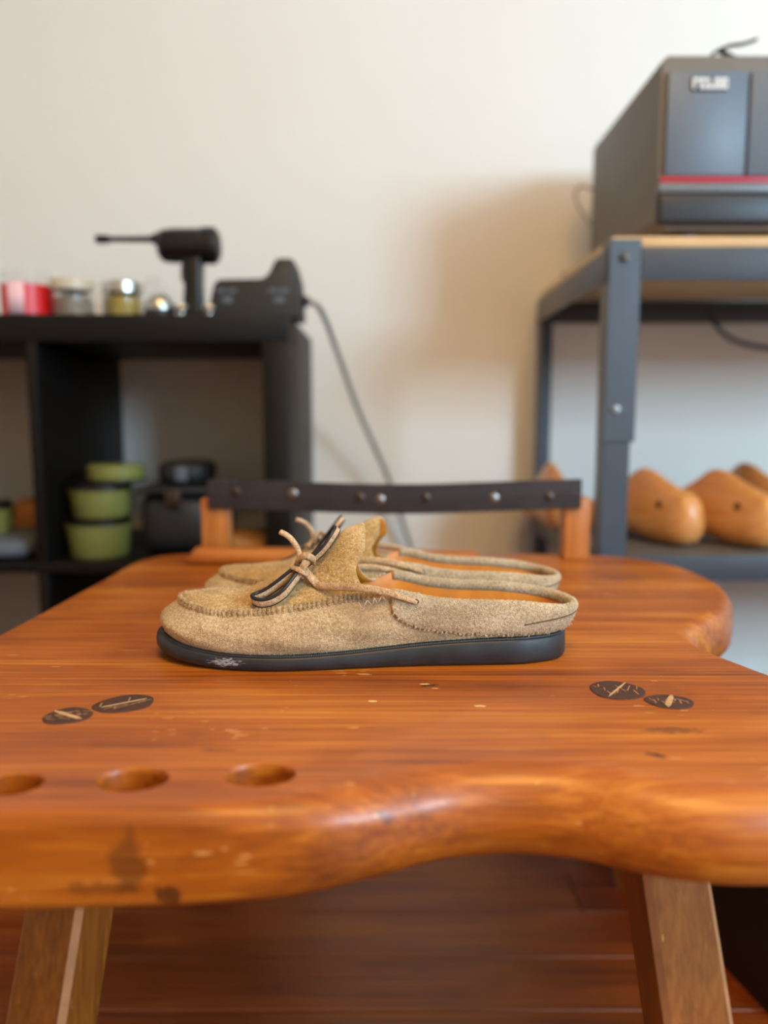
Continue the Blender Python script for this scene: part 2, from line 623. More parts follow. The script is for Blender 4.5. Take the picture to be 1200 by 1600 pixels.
box('pane', -WIN_W / 2 + 0.05, WIN_W / 2 - 0.05, -0.004, 0.004, 0.05, WIN_H - 0.05, M['glass'], win, bev=0)
structure(box('baseboard_back', RX0, RX1, WALL_Y - 0.015, WALL_Y, 0, 0.09, M['white_trim'], bev=0.004))
LAMP_XY = (0.2, -0.55)
lamp = empty('fill_lamp', (LAMP_XY[0], LAMP_XY[1], RZ))  # unseen ceiling lamp, added to give the room its warm fill
area('fill_lamp_light', (LAMP_XY[0], LAMP_XY[1], RZ - 0.10), (LAMP_XY[0], LAMP_XY[1], 0), 0.85, 0.85, 34, (1.0, 0.59, 0.18))
lathe('lamp_plate', [(0, -0.02), (0.47, -0.02), (0.48, 0.0), (0, 0.0)], M['white_trim'], lamp)
lathe('lamp_diffuser', [(0, -0.075), (0.25, -0.07), (0.42, -0.045), (0.46, -0.02), (0, -0.02)], M['lampshade'], lamp)
tag(lamp, 'round white flush ceiling lamp, added out of view for warm fill', 'lamp')

# ------------------------------------------------------------------ cobbler's bench
BZ = 0.44
BT = 0.050
bench = empty('cobbler_bench', (0, 0, 0))
tag(bench, 'honey brown wooden cobbler bench with a scalloped front edge and three tool holes', 'bench')
OUT = [(-0.350, 0.350), (-0.325, 0.337), (-0.26, 0.334), (-0.18, 0.335), (-0.10, 0.338), (-0.055, 0.341), (-0.026, 0.346), (0.0, 0.357), (0.030, 0.371),
       (0.065, 0.377), (0.098, 0.372), (0.125, 0.360), (0.155, 0.351), (0.19, 0.349), (0.235, 0.360), (0.275, 0.390), (0.296, 0.440), (0.290, 0.500),
       (0.270, 0.550), (0.255, 0.600), (0.262, 0.645), (0.295, 0.685), (0.335, 0.735), (0.364, 0.81), (0.368, 0.90), (0.345, 0.97), (0.295, 1.008),
       (0.22, 1.02), (0.0, 1.02), (-0.2, 1.02), (-0.275, 1.012), (-0.306, 0.975), (-0.314, 0.84), (-0.325, 0.6), (-0.345, 0.45), (-0.358, 0.375)]
O = catmull(OUT, 420, closed=True)
Tn = np.roll(O, -1, axis=0) - np.roll(O, 1, axis=0)
Tn /= np.linalg.norm(Tn, axis=1)[:, None]
Nn = np.stack([Tn[:, 1], -Tn[:, 0]], axis=1)      # outward (outline runs counter-clockwise)
rad_t = np.zeros(len(O))
for i, (x, y) in enumerate(O):
    if y < 0.46 and x > -0.30:
        f = min(1, max(0, (x + 0.09) / 0.10))
        rad_t[i] = 0.007 + f * 0.017
    elif x > 0.2:
        rad_t[i] = 0.012 if y < 0.6 else 0.014
    else:
        rad_t[i] = 0.007
for _ in range(25):
    rad_t = (np.roll(rad_t, 1) + rad_t * 2 + np.roll(rad_t, -1)) / 4
rad_b = np.minimum(0.016, rad_t * 0.7 + 0.003)
# slight hand-carved waviness of the edge
wob = np.convolve(np.tile(rng.normal(0, 1, len(O)), 3), np.ones(25) / 25, 'same')[len(O):2 * len(O)] * 0.0016
rings = []
Q = 6
for k in range(Q + 1):
    a = PI / 2 * k / Q
    rings.append((O + Nn * (wob - rad_b * (1 - math.sin(a)))[:, None], BZ - BT + rad_b * (1 - math.cos(a))))
for k in range(1, 4):
    t = k / 4
    rings.append((O + Nn * (wob + 0.0008 * math.sin(PI * t))[:, None], (BZ - BT + rad_b) * (1 - t) + (BZ - rad_t) * t))
for k in range(Q + 2 + 1):
    a = PI / 2 * k / (Q + 2)
    rings.append((O + Nn * (wob * (1 - k / (Q + 2)) - rad_t * (1 - math.cos(a)))[:, None], BZ - rad_t * (1 - math.sin(a))))
V, Fc = [], []
n = len(O)
for R2, z in rings:
    z = np.broadcast_to(z, (n,))
    V += [(R2[i, 0], R2[i, 1], z[i]) for i in range(n)]
for k in range(len(rings) - 1):
    for i in range(n):
        j = (i + 1) % n
        Fc.append((k * n + i, k * n + j, (k + 1) * n + j, (k + 1) * n + i))
Fc.append(tuple(range(n))[::-1])
Fc.append(tuple((len(rings) - 1) * n + i for i in range(n)))
top = mesh_obj('bench_top', V, Fc, M['bench'], bench)
# three tool holes bored through the front of the slab
HOLES = [ray(10, 1226, 0.366), ray(207, 1218, 0.371), ray(406, 1211, 0.376)]
cut_v, cut_f = [], []
for hp in HOLES:
    hx, hy = hp.x, hp.y
    prof = [(-0.10, 1.0), (-0.014, 1.0), (-0.0030, 1.0), (-0.0008, 1.03), (0.0, 1.07), (0.0010, 1.14), (0.002, 1.25)]
    o = len(cut_v)
    sg = 36
    for dz, s in prof:
        for k in range(sg):
            a = 2 * PI * k / sg
            cut_v.append((hx + 0.0172 * s * math.cos(a) - dz * 0.10, hy + 0.0125 * s * math.sin(a), BZ + dz))
    for r in range(len(prof) - 1):
        for k in range(sg):
            k2 = (k + 1) % sg
            cut_f.append((o + r * sg + k, o + r * sg + k2, o + (r + 1) * sg + k2, o + (r + 1) * sg + k))
    cut_f.append(tuple(o + k for k in range(sg))[::-1])
    cut_f.append(tuple(o + (len(prof) - 1) * sg + k for k in range(sg)))
cutter = mesh_obj('cutter', cut_v, cut_f, M['bench'])
md = top.modifiers.new('bool', 'BOOLEAN')
md.operation = 'DIFFERENCE'
md.object = cutter
md.solver = 'EXACT'
dg = bpy.context.evaluated_depsgraph_get()
me2 = bpy.data.meshes.new_from_object(top.evaluated_get(dg))
top.modifiers.clear()
top.data = me2
me2.polygons.foreach_set('use_smooth', [True] * len(me2.polygons))
me2.set_sharp_from_angle(angle=math.radians(38))
bpy.data.objects.remove(cutter)


def leg(p_top, p_bot, w, d, rz=0.0):
    """tapered, chamfered square leg from the slab to the floor"""
    ch = 0.18
    base = [(-1 + ch, -1), (1 - ch, -1), (1, -1 + ch), (1, 1 - ch), (1 - ch, 1), (-1 + ch, 1), (-1, 1 - ch), (-1, -1 + ch)]
    rows = 6
    vs, fs = [], []
    for k in range(rows):
        t = k / (rows - 1)
        s = 0.94 + 0.06 * math.sin(t * PI)
        p = Vector(p_top).lerp(Vector(p_bot), t)
        for bx, by in base:
            x, y = bx * w / 2 * s, by * d / 2 * s
            vs.append((p.x + x * math.cos(rz) - y * math.sin(rz), p.y + x * math.sin(rz) + y * math.cos(rz), p.z))
    for k in range(rows - 1):
        for i in range(8):
            j = (i + 1) % 8
            fs.append((k * 8 + i, k * 8 + j, (k + 1) * 8 + j, (k + 1) * 8 + i))
    fs.append(tuple(range(8)))
    fs.append(tuple((rows - 1) * 8 + i for i in range(8))[::-1])
    o = mesh_obj('leg', vs, fs, [M['leg_wood'], M['leg_edge']], bench, smooth=False)
    for p in o.data.polygons:
        if len(p.vertices) == 4 and (p.index % 8) in (1, 7):
            p.material_index = 1
    return o


leg((-0.1800, 0.452, BZ - BT + 0.002), (-0.235, 0.375, 0), 0.041, 0.040, -0.30)
leg((0.164, 0.452, BZ - BT + 0.002), (0.218, 0.385, 0), 0.043, 0.040, 0.14)
leg((-0.235, 0.93, BZ - BT + 0.002), (-0.32, 1.02, 0), 0.043, 0.040, 0.2)
leg((0.25, 0.90, BZ - BT + 0.002), (0.33, 0.97, 0), 0.043, 0.040, -0.2)


def tenon(u, v, wpx, hpx, ang, wedge_ang, seed, wedge_w):
    r = random.Random(seed)
    y = (EYE - BZ) / math.tan(math.atan((v - 800) / F_PX) + PITCH)
    c = ray(u, v, y)
    a1 = math.atan((v - hpx / 2 - 800) / F_PX) + PITCH
    a2 = math.atan((v + hpx / 2 - 800) / F_PX) + PITCH
    ry = ((EYE - BZ) / math.tan(a1) - (EYE - BZ) / math.tan(a2)) / 2
    zc = y * math.cos(PITCH) + (EYE - BZ) * math.sin(PITCH)
    rx = wpx / 2 * zc / F_PX
    sg = 40
    vs, fs = [], []
    for (s, z) in ((1.0, -0.001), (1.0, 0.0003), (0.95, 0.0007)):
        for k in range(sg):
            a = 2 * PI * k / sg
            j = 1 + 0.03 * math.sin(3 * a + seed) + 0.02 * math.sin(5 * a)
            vs.append((rx * s * j * math.cos(a), ry * s * j * math.sin(a), z))
    for q in range(2):
        for k in range(sg):
            k2 = (k + 1) % sg
            fs.append((q * sg + k, q * sg + k2, (q + 1) * sg + k2, (q + 1) * sg + k))
    fs.append(tuple(2 * sg + k for k in range(sg)))
    t = mesh_obj('tenon', vs, fs, M['tenon'], bench, smooth=False, loc=(c.x, c.y, BZ))
    t.rotation_euler = (0, 0, ang)

    def strip(name, x, y, ln, w, an, mat):
        vs = []
        for z in (0.0005, 0.0010):
            for (p, q) in ((-1, -0.35), (-0.6, -1), (0.6, -1), (1, -0.3), (0.9, 0.6), (0.3, 1), (-0.7, 0.9)):
                xx, yy = p * ln / 2, q * w / 2
                vs.append((x + xx * math.cos(an) - yy * math.sin(an), y + xx * math.sin(an) + yy * math.cos(an), z))
        fs = [tuple(range(7))[::-1], tuple(range(7, 14))] + [(i, (i + 1) % 7, 7 + (i + 1) % 7, 7 + i) for i in range(7)]
        return mesh_obj(name, vs, fs, mat, t, smooth=False)
    strip('wedge', 0, 0, ry * 1.9, wedge_w, wedge_ang, M['wedge'])
    V, Fs = [], []
    for k in range(11):
        xx = -rx * 0.82 + rx * 1.64 * (k + 0.5) / 11 + r.uniform(-1, 1) * 0.001
        lim = ry * math.sqrt(max(0.0, 1 - (xx / rx) ** 2)) * 0.9
        yy = r.uniform(-0.5, 0.5) * lim
        L = lim * r.uniform(0.35, 0.8)
        o = len(V)
        an = wedge_ang + r.uniform(-0.25, 0.25) + (0.9 if k % 3 == 0 else 0.3)
        w = r.uniform(0.0003, 0.0006)
        for sx, sy in ((-1, -1), (1, -1), (1, 1), (-1, 1)):
            px, py = sx * L / 2, sy * w
            V.append((xx + px * math.cos(an) - py * math.sin(an), yy + px * math.sin(an) + py * math.cos(an), 0.0009))
        Fs.append((o, o + 1, o + 2, o + 3))
    mesh_obj('grain_checks', V, Fs, M['crack'], t, smooth=False)
    return t


tenon(106, 1119, 74, 26, 0.30, 2.3, 3, 0.0032)
tenon(194, 1100, 92, 27, 0.42, 0.15, 5, 0.0010)
tenon(964, 1079, 84, 29, -0.10, 1.05, 8, 0.0014)
tenon(1046, 1097, 74, 22, -0.14, 1.25, 12, 0.0036)

# tool rail at the back: two posts carrying a dark leather strap with nail heads
py_ = 0.985
pL = ray(340, 850, py_).x
pR = ray(897, 860, py_).x
zs_top = ray(600, 746, py_).z
zs_bot = ray(600, 794, py_).z
for px, w in ((pL, 0.0355), (pR, 0.034)):
    bm = bmesh.new()
    box_bm(bm, px - w / 2, px + w / 2, py_ - 0.014, py_ + 0.016, BZ - 0.001, zs_bot + 0.014, 0.004, 3)
    bm_obj('post', bm, M['post_wood'], bench, angle=40)
sx0, sx1 = ray(325, 770, py_ - 0.018).x, ray(908, 770, py_ - 0.018).x
zt_, zb_ = zs_top, zs_bot
vs, fs = [], []
NS = 40
for k in range(NS + 1):
    t = k / NS
    x = sx0 + (sx1 - sx0) * t
    sag = -0.0050 * math.sin(PI * t) + 0.0008 * math.sin(9 * t)
    bow = -0.004 * math.sin(PI * t)
    for (dy, zz) in ((0, zb_ + 0.001), (-0.003, zb_ + 0.0022), (-0.0038, (zb_ + zt_) / 2), (-0.003, zt_ - 0.002), (0, zt_ - 0.0008), (0.003, zt_ - 0.002), (0.003, zb_ + 0.002)):
        vs.append((x, py_ - 0.0175 + dy + bow, zz + sag))
for k in range(NS):
    for j in range(7):
        j2 = (j + 1) % 7
        fs.append((k * 7 + j, (k + 1) * 7 + j, (k + 1) * 7 + j2, k * 7 + j2))
fs.append(tuple(range(7)))
fs.append(tuple(NS * 7 + j for j in range(7))[::-1])
strap = mesh_obj('tool_strap', vs, fs, M['strap'], bench, smooth=False)
for (u, v, bright) in ((368, 768, 0), (458, 771, 1), (562, 777, 0), (594, 780, 1), (665, 777, 0), (772, 778, 1), (858, 776, 0)):
    p = ray(u, v, py_ - 0.0225)
    nl = lathe('nail_head', [(0, 0.0), (0.0062, 0.0), (0.0056, 0.0016), (0.003, 0.0028), (0, 0.0031)], M['nail'] if bright else M['nail_dark'], strap, seg=16)
    nl.location = (p.x, py_ - 0.0205 - 0.004 * math.sin(PI * (p.x - sx0) / (sx1 - sx0)), p.z)
    nl.rotation_euler = (PI / 2, 0, 0)
# worn wooden ledge lying across the bench in front of the posts
lx0, lx1 = ray(292, 870, 0.945).x, ray(757, 870, 0.945).x
vs, fs = [], []
for k in range(31):
    t = k / 30
    x = lx0 + (lx1 - lx0) * t
    e = min(1.0, math.sqrt(max(0.0, 1 - (1 - min(t, 1 - t) / 0.03) ** 2))) if min(t, 1 - t) < 0.03 else 1.0
    hgt = (0.021 - 0.006 * t) * (0.35 + 0.65 * e)
    wd = 0.015 * (0.55 + 0.45 * e)
    for a in range(12):
        an = 2 * PI * a / 12
        c, s = math.cos(an), math.sin(an)
        c = math.copysign(abs(c) ** 0.6, c)
        s = math.copysign(abs(s) ** 0.6, s)
        vs.append((x, 0.947 + c * wd, BZ + hgt / 2 + s * hgt / 2))
for k in range(30):
    for j in range(12):
        j2 = (j + 1) % 12
        fs.append((k * 12 + j, k * 12 + j2, (k + 1) * 12 + j2, (k + 1) * 12 + j))
fs.append(tuple(range(12))[::-1])
fs.append(tuple(30 * 12 + j for j in range(12)))
mesh_obj('back_ledge', vs, fs, M['ledge'], bench)

# ------------------------------------------------------------------ the suede mules
SX, SY = -0.170, 0.588        # toe of the near shoe's sole, centre line


def LP(u, v, y):
    """picture point on the near shoe -> the shoe's own coordinates"""
    p = ray(u, v, y)
    return (p.x - SX, p.y - SY, p.z - BZ)


near = [(0, 0), (0.005, -0.019), (0.020, -0.036), (0.048, -0.0475), (0.085, -0.0520), (0.12, -0.0500), (0.16, -0.0440), (0.20, -0.0395), (0.24, -0.0375), (0.275, -0.0340), (0.300, -0.0220), (0.308, 0)]
far = [(0.300, 0.021), (0.275, 0.032), (0.24, 0.034), (0.20, 0.034), (0.16, 0.0365), (0.12, 0.043), (0.085, 0.047), (0.048, 0.044), (0.020, 0.034), (0.005, 0.018)]
NO = 220
U = catmull(near + far, NO, closed=True)
UT = np.roll(U, -1, axis=0) - np.roll(U, 1, axis=0)
UT /= np.linalg.norm(UT, axis=1)[:, None]
UN = np.stack([UT[:, 1], -UT[:, 0]], axis=1)
if UN[0, 0] > 0:
    UN = -UN
s_ = U[:, 0]
zb_f = pchip([0, 0.015, 0.03, 0.06, 0.09, 0.31], [0.0075, 0.0052, 0.0030, 0.0006, 0.0, 0.0])
th_f = pchip([0, 0.03, 0.10, 0.14, 0.17, 0.20, 0.25, 0.31], [0.0112, 0.0108, 0.0105, 0.0118, 0.0138, 0.0162, 0.0188, 0.0198])
zt_f = pchip([0, 0.02, 0.05, 0.10, 0.14, 0.165, 0.178, 0.19, 0.205, 0.23, 0.26, 0.285, 0.31], [0.0415, 0.0400, 0.0375, 0.0415, 0.0475, 0.0510, 0.0555, 0.0535, 0.0500, 0.0475, 0.0465, 0.0440, 0.0395])
front_f = pchip([0, 0.155, 0.185, 0.31], [1, 1, 0, 0])
zs_ = zb_f(s_) + th_f(s_)
zt_s = zt_f(s_)
fr = front_f(s_)
toe_f = np.clip(1 - s_ / 0.05, 0, 1)
heel_f = np.clip((s_ - 0.27) / 0.04, 0, 1)


def wall_off(h):
    """outward offset of the upper at height fraction h"""
    front = -0.0035 + 0.0075 * math.sin(PI * min(1, h * 0.95)) ** 0.8 - 0.0115 * h ** 3
    rear = -0.003 + 0.004 * math.sin(PI * h * 0.8)
    return fr * front + (1 - fr) * rear + heel_f * 0.0090 * h - toe_f * 0.002


KW = 14


def ring_at(h, extra=0.0):
    o = wall_off(h) + extra
    return U + UN * o[:, None], zs_ - 0.0015 + (zt_s - zs_ + 0.0015) * h


def build_vamp(root, other=False):
    TOP, TZ = ring_at(1.0)
    # --- vamp with its standing tongue
    half = NO // 2
    nearI = [i for i in range(NO) if U[i, 1] <= 1e-9]
    farI = [i for i in range(NO) if U[i, 1] >= -1e-9]
    nx = np.array(sorted([(TOP[i, 0], TOP[i, 1]) for i in nearI if U[i, 0] < 0.2]))
    fx = np.array(sorted([(TOP[i, 0], TOP[i, 1]) for i in farI if U[i, 0] < 0.2]))
    x_tip = float(TOP[np.argmin(TOP[:, 0]), 0])
    arch = pchip([0.008, 0.02, 0.04, 0.056, 0.08, 0.10, 0.114, 0.128, 0.145, 0.155, 0.17], [0.0, 0.0062, 0.0095, 0.0105, 0.0155, 0.0215, 0.0265, 0.0375, 0.0500, 0.0515, 0.052] if not other else [0.0, 0.0062, 0.0095, 0.0105, 0.0150, 0.0200, 0.0240, 0.0310, 0.0400, 0.0420, 0.043])
    expo = pchip([0, 0.06, 0.11, 0.14, 0.17], [0.8, 1.0, 1.5, 1.9, 2.1])
    endA = pchip([0, 0.25, 0.45, 0.62, 0.78, 0.9, 1.0], [0.1520, 0.1560, 0.1555, 0.1490, 0.1530, 0.160, 0.168])
    endB = pchip([0, 0.25, 0.45, 0.62, 0.78, 0.9, 1.0], [0.1520, 0.1600, 0.1620, 0.1550, 0.1530, 0.160, 0.168])
    endX = lambda w: (endB if (other and w < 0) else endA)(abs(w))
    NR, NC = 46, 44
    X_END = 0.150
    vs, fs = [], []
    for r in range(NR + 1):
        t = r / NR
        xr = x_tip + 0.0002 + (X_END - x_tip) * (t ** 1.6)
        for c in range(NC + 1):
            w = -1 + 2 * c / NC
            e = float(endX(w)) - X_END
            x = xr + e * t ** 5
            yn = np.interp(x, nx[:, 0], nx[:, 1])
            yf = np.interp(x, fx[:, 0], fx[:, 1])
            yc, hw = (yn + yf) / 2, (yf - yn) / 2
            a = float(arch(x)) * (1 - min(1, abs(w)) ** 2) ** float(expo(x))
            # tongue leans in on itself: narrower towards its tip
            y = yc + hw * w * (1 - 0.18 * min(1, a / 0.05))
            z = float(zt_f(x)) + a + 0.0006 * math.sin(x * 160 + 3 * w) * (1 - w * w)
            vs.append((x, y, z))
    C1 = NC + 1
    for r in range(NR):
        for c in range(NC):
            fs.append((r * C1 + c, (r + 1) * C1 + c, (r + 1) * C1 + c + 1, r * C1 + c + 1))
    vamp = mesh_obj('vamp', vs, fs, [M['suede_vamp'], M['lining'], M['suede_grey']], root)
    md = vamp.modifiers.new('thick', 'SOLIDIFY')
    md.thickness = 0.0019
    md.offset = -1
    md.material_offset = 1
    md.material_offset_rim = 2
    return vamp


def build_shoe():
    root = empty('suede_mule', (SX, SY, BZ))
    # --- sole
    SO = U + UN * (0.0018 + 0.0022 * toe_f - 0.001 * heel_f)[:, None]
    prof = [(-0.004, 'b', 0.0), (-0.0008, 'b', 0.0007), (0.0004, 'b', 0.003), (0.0005, 'm', 0), (0.0, 't', -0.0022), (-0.0010, 't', -0.0004), (-0.0035, 't', 0.0), (-0.010, 't', 0.0)]
    vs, fs = [], []
    for off, kind, dz in prof:
        P2 = SO + UN * off
        zb = zb_f(U[:, 0])
        zt = zb + th_f(U[:, 0])
        z = zb + dz if kind == 'b' else (zt + dz if kind == 't' else (zb + zt) / 2)
        vs += [(P2[i, 0], P2[i, 1], z[i]) for i in range(NO)]
    for k in range(len(prof) - 1):
        for i in range(NO):
            j = (i + 1) % NO
            fs.append((k * NO + i, k * NO + j, (k + 1) * NO + j, (k + 1) * NO + i))
    fs.append(tuple(range(NO))[::-1])
    fs.append(tuple((len(prof) - 1) * NO + i for i in range(NO)))
    sole = mesh_obj('sole', vs, fs, M['sole'], root)
    # fine toothed rib where the upper meets the sole
    rib = []
    fine = catmull(U, 1100, closed=True)
    off = (-0.0012)
    fT = np.roll(fine, -1, axis=0) - np.roll(fine, 1, axis=0)
    fT /= np.linalg.norm(fT, axis=1)[:, None]
    fN = np.stack([fT[:, 1], -fT[:, 0]], axis=1)
    if fN[0, 0] > 0:
        fN = -fN
    vs, fs = [], []
    m = len(fine)
    for i in range(m):
        up = 0.0009 if i % 2 else 0.0
        s = fine[i, 0]
        z = float(zb_f(s) + th_f(s))
        for o, zz in ((0.0012, 0.0), (0.0008, 0.0007 + up), (-0.004, 0.0012)):
            p = fine[i] + fN[i] * o
            vs.append((p[0], p[1], z + zz))
    for i in range(m):
        j = (i + 1) % m
        for k in range(2):
            fs.append((i * 3 + k, j * 3 + k, j * 3 + k + 1, i * 3 + k + 1))
    mesh_obj('sole_rib', vs, fs, M['sole'], sole, smooth=False)
    # --- upper (side wall all round)
    vs, fs = [], []
    for k in range(KW + 1):
        R, z = ring_at(k / KW)
        wv = 0.0006 * np.sin(s_ * 90 + k) * (k / KW) * (1 - k / KW) * 4
        R = R + UN * wv[:, None]
        vs += [(R[i, 0], R[i, 1], z[i]) for i in range(NO)]
    for k in range(KW):
        for i in range(NO):
            j = (i + 1) % NO
            fs.append((k * NO + i, k * NO + j, (k + 1) * NO + j, (k + 1) * NO + i))
    mesh_obj('upper', vs, fs, M['suede'], root)
    TOP, TZ = ring_at(1.0)
    # --- lining and footbed
    vs, fs = [], []
    ins = [(-0.0022, None, 0.0), (-0.0035, None, -0.004), (-0.0045, None, -0.014), (-0.005, 'bed', 0.0)]
    for off, kind, dz in ins:
        P2 = TOP + UN * off if kind is None else U + UN * (-0.006)
        z = TZ + dz if kind is None else zb_f(s_) + th_f(s_) * 0.55 + 0.006
        if kind is None:
            z = np.maximum(z, zb_f(s_) + th_f(s_) * 0.55 + 0.007)
        vs += [(P2[i, 0], P2[i, 1], z[i]) for i in range(NO)]
    for k in range(len(ins) - 1):
        for i in range(NO):
            j = (i + 1) % NO
            if U[i, 0] > 0.125:
                fs.append((k * NO + i, (k + 1) * NO + i, (k + 1) * NO + j, k * NO + j))
    mesh_obj('lining', vs, fs, M['lining'], root)
    b0 = (len(ins) - 1) * NO
    bed_v = [vs[b0 + i] for i in range(NO)]
    mesh_obj('insole', bed_v, [tuple(range(NO))], M['lining'], root, smooth=False)
    half = NO // 2
    build_vamp(root)
    # --- puckered moccasin seam
    path_i = [i for i in range(NO) if U[i, 0] < 0.172]
    order = [i for i in path_i if U[i, 1] > 0] + [i for i in path_i if U[i, 1] <= 0]
    far_i = sorted([i for i in path_i if i > half], key=lambda i: i)
    near_i = sorted([i for i in path_i if i < half], key=lambda i: i)
    seq = far_i + near_i
    pth = np.array([(TOP[i, 0], TOP[i, 1], TZ[i]) for i in seq])
    pn = np.array([UN[i] for i in seq])
    nS = 900
    d = np.concatenate([[0], np.cumsum(np.linalg.norm(np.diff(pth, axis=0), axis=1))])
    tt = np.linspace(0, d[-1], nS)
    PS = np.stack([np.interp(tt, d, pth[:, k]) for k in range(3)], axis=1)
    PNm = np.stack([np.interp(tt, d, pn[:, k]) for k in range(2)], axis=1)
    PNm /= np.linalg.norm(PNm, axis=1)[:, None]
    vs, fs = [], []
    pitch = 0.0036
    SEC = [(-0.0022, 0.0012), (-0.0008, 0.0030), (0.0010, 0.0034), (0.0022, 0.0022), (0.0027, 0.0), (0.0026, -0.0022), (0.0019, -0.0040), (0.0002, -0.0044), (-0.0018, -0.002)]
    for i in range(nS):
        ph = tt[i] / pitch
        pl = abs(math.sin(PI * (ph + 0.25 * math.sin(ph * 0.7))))
        endf = min(1.0, min(tt[i], d[-1] - tt[i]) / 0.012)
        for (o, z) in SEC:
            k = (0.55 + 0.62 * pl ** 0.8) * (0.35 + 0.65 * endf)
            p = PS[i, :2] + PNm[i] * (o * k + 0.0004)
            vs.append((p[0], p[1], PS[i, 2] + z * 1.12 * (0.80 + 0.20 * pl) * (0.5 + 0.5 * endf)))
    L = len(SEC)
    for i in range(nS - 1):
        for j in range(L):
            j2 = (j + 1) % L
            fs.append((i * L + j, i * L + j2, (i + 1) * L + j2, (i + 1) * L + j))
    seam = mesh_obj('moccasin_seam', vs, fs, M['suede_seam'], root)
    st = []
    k = 0
    q = 0.012
    while q < d[-1] - 0.012:
        i = int(q / d[-1] * (nS - 1))
        i2 = min(nS - 1, i + int(0.0026 / d[-1] * nS))
        a = np.array([*(PS[i, :2] + PNm[i] * 0.0030), PS[i, 2] - 0.0036])
        b = np.array([*(PS[i2, :2] + PNm[i2] * 0.0030), PS[i2, 2] - 0.0034])
        mid = (a + b) / 2 + np.array([*(PNm[i] * 0.0005), 0])
        st.append(tube_data(np.array([a, mid, b]), 0.00038, 6))
        q += pitch
    v_, f_ = join_data(st)
    o = mesh_obj('stitching', v_, f_, M['thread_tan'], seam)
    # loose pale threads where the seam ends
    zz = []
    for sgn in (-1, 1):
        pts = [LP(560, 941, 0.5458), LP(566, 951, 0.5450), LP(574, 938, 0.5455), LP(582, 946, 0.5448), LP(585, 934, 0.5452), LP(590, 944, 0.5448), LP(596, 932, 0.5448), LP(603, 938, 0.5448)]
        for a, b in zip(pts[:-1], pts[1:]):
            A, B = np.array(a), np.array(b)
            if sgn > 0:
                A[1], B[1] = -A[1] * 0.86, -B[1] * 0.86
            zz.append(tube_data(np.array([A, (A + B) / 2 + np.array([0, -0.0005, 0]), B]), 0.00032, 6))
    v_, f_ = join_data(zz)
    mesh_obj('loose_thread', v_, f_, M['thread'], root)['kind'] = 'stuff'
    # --- folded heel collar
    zc_f = pchip([0.172, 0.178, 0.184, 0.195, 0.215, 0.25, 0.285, 0.31], [0.0450, 0.0385, 0.0330, 0.0285, 0.0250, 0.0222, 0.0222, 0.0245])
    ci = [i for i in range(NO) if U[i, 0] >= 0.1745]
    vs, fs = [], []
    NP = 0
    for n_, i in enumerate(ci):
        s = U[i, 0]
        zc, zt = float(zc_f(s)), float(zt_s[i])

        def wallp(z, ex):
            h = np.clip((z - (zs_[i] - 0.0015)) / (zt_s[i] - zs_[i] + 0.0015), 0, 1)
            o = wall_off(h)[i]
            p = U[i] + UN[i] * (o + ex)
            return (p[0], p[1], z)
        jag = 0.0006 * math.sin(i * 2.7) + 0.0005 * math.sin(i * 1.3 + 2)
        sec = [wallp(zc + jag, -0.0002), wallp(zc + 0.0001 + jag, 0.0016), wallp(zc + 0.0018 + jag, 0.0026), wallp(zc + (zt - zc) * 0.35, 0.0026),
               wallp(zc + (zt - zc) * 0.55, 0.0021), wallp(zc + (zt - zc) * 0.8, 0.0028), wallp(zt - 0.0006, 0.0022)]
        for (ex, dz) in ((0.0012, 0.0010), (-0.0008, 0.0014), (-0.0030, 0.0006), (-0.0042, -0.0012), (-0.0042, -0.0060), (-0.0030, -0.0065)):
            p = wallp(zt, ex)
            sec.append((p[0], p[1], zt + dz))
        NP = len(sec)
        vs += sec
    for k in range(len(ci) - 1):
        for j in range(NP - 1):
            fs.append((k * NP + j, (k + 1) * NP + j, (k + 1) * NP + j + 1, k * NP + j + 1))
    fs.append(tuple(range(NP)))
    fs.append(tuple((len(ci) - 1) * NP + j for j in range(NP))[::-1])
    mesh_obj('collar', vs, fs, M['suede_grey'], root)
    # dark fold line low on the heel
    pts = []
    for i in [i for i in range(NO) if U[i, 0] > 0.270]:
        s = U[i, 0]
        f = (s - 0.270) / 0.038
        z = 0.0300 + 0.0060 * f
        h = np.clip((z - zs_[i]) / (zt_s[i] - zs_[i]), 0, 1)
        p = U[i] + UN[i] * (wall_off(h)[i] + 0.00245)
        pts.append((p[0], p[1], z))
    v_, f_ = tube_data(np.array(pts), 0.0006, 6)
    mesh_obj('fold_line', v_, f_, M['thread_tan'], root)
    # --- laces
    def both(name, pts, rad, mat, par, up, flat, n=40, taper=None):
        o = []
        for sgn in (1, -1):
            P = [(p[0], p[1] if sgn > 0 else -p[1] * 0.86, p[2]) for p in pts]
            o.append(tube(name, P, rad, mat, par, n=n, seg=12, up=up if sgn > 0 else (up[0], -up[1], up[2]), flat=flat, taper=taper))
        return o
    side = [LP(492, 911, 0.566), LP(499, 915, 0.5600), LP(530, 917, 0.5520), LP(570, 919, 0.5462), LP(610, 927, 0.5435), LP(634, 935, 0.5420), LP(652, 942, 0.5432)]
    both('side_lace', side, 0.0028, M['lace'], root, (0, -1, 0.25), 0.0013, taper=lambda t: 1.0 if t < 0.75 else 1.0 - 0.5 * (t - 0.75) / 0.25)
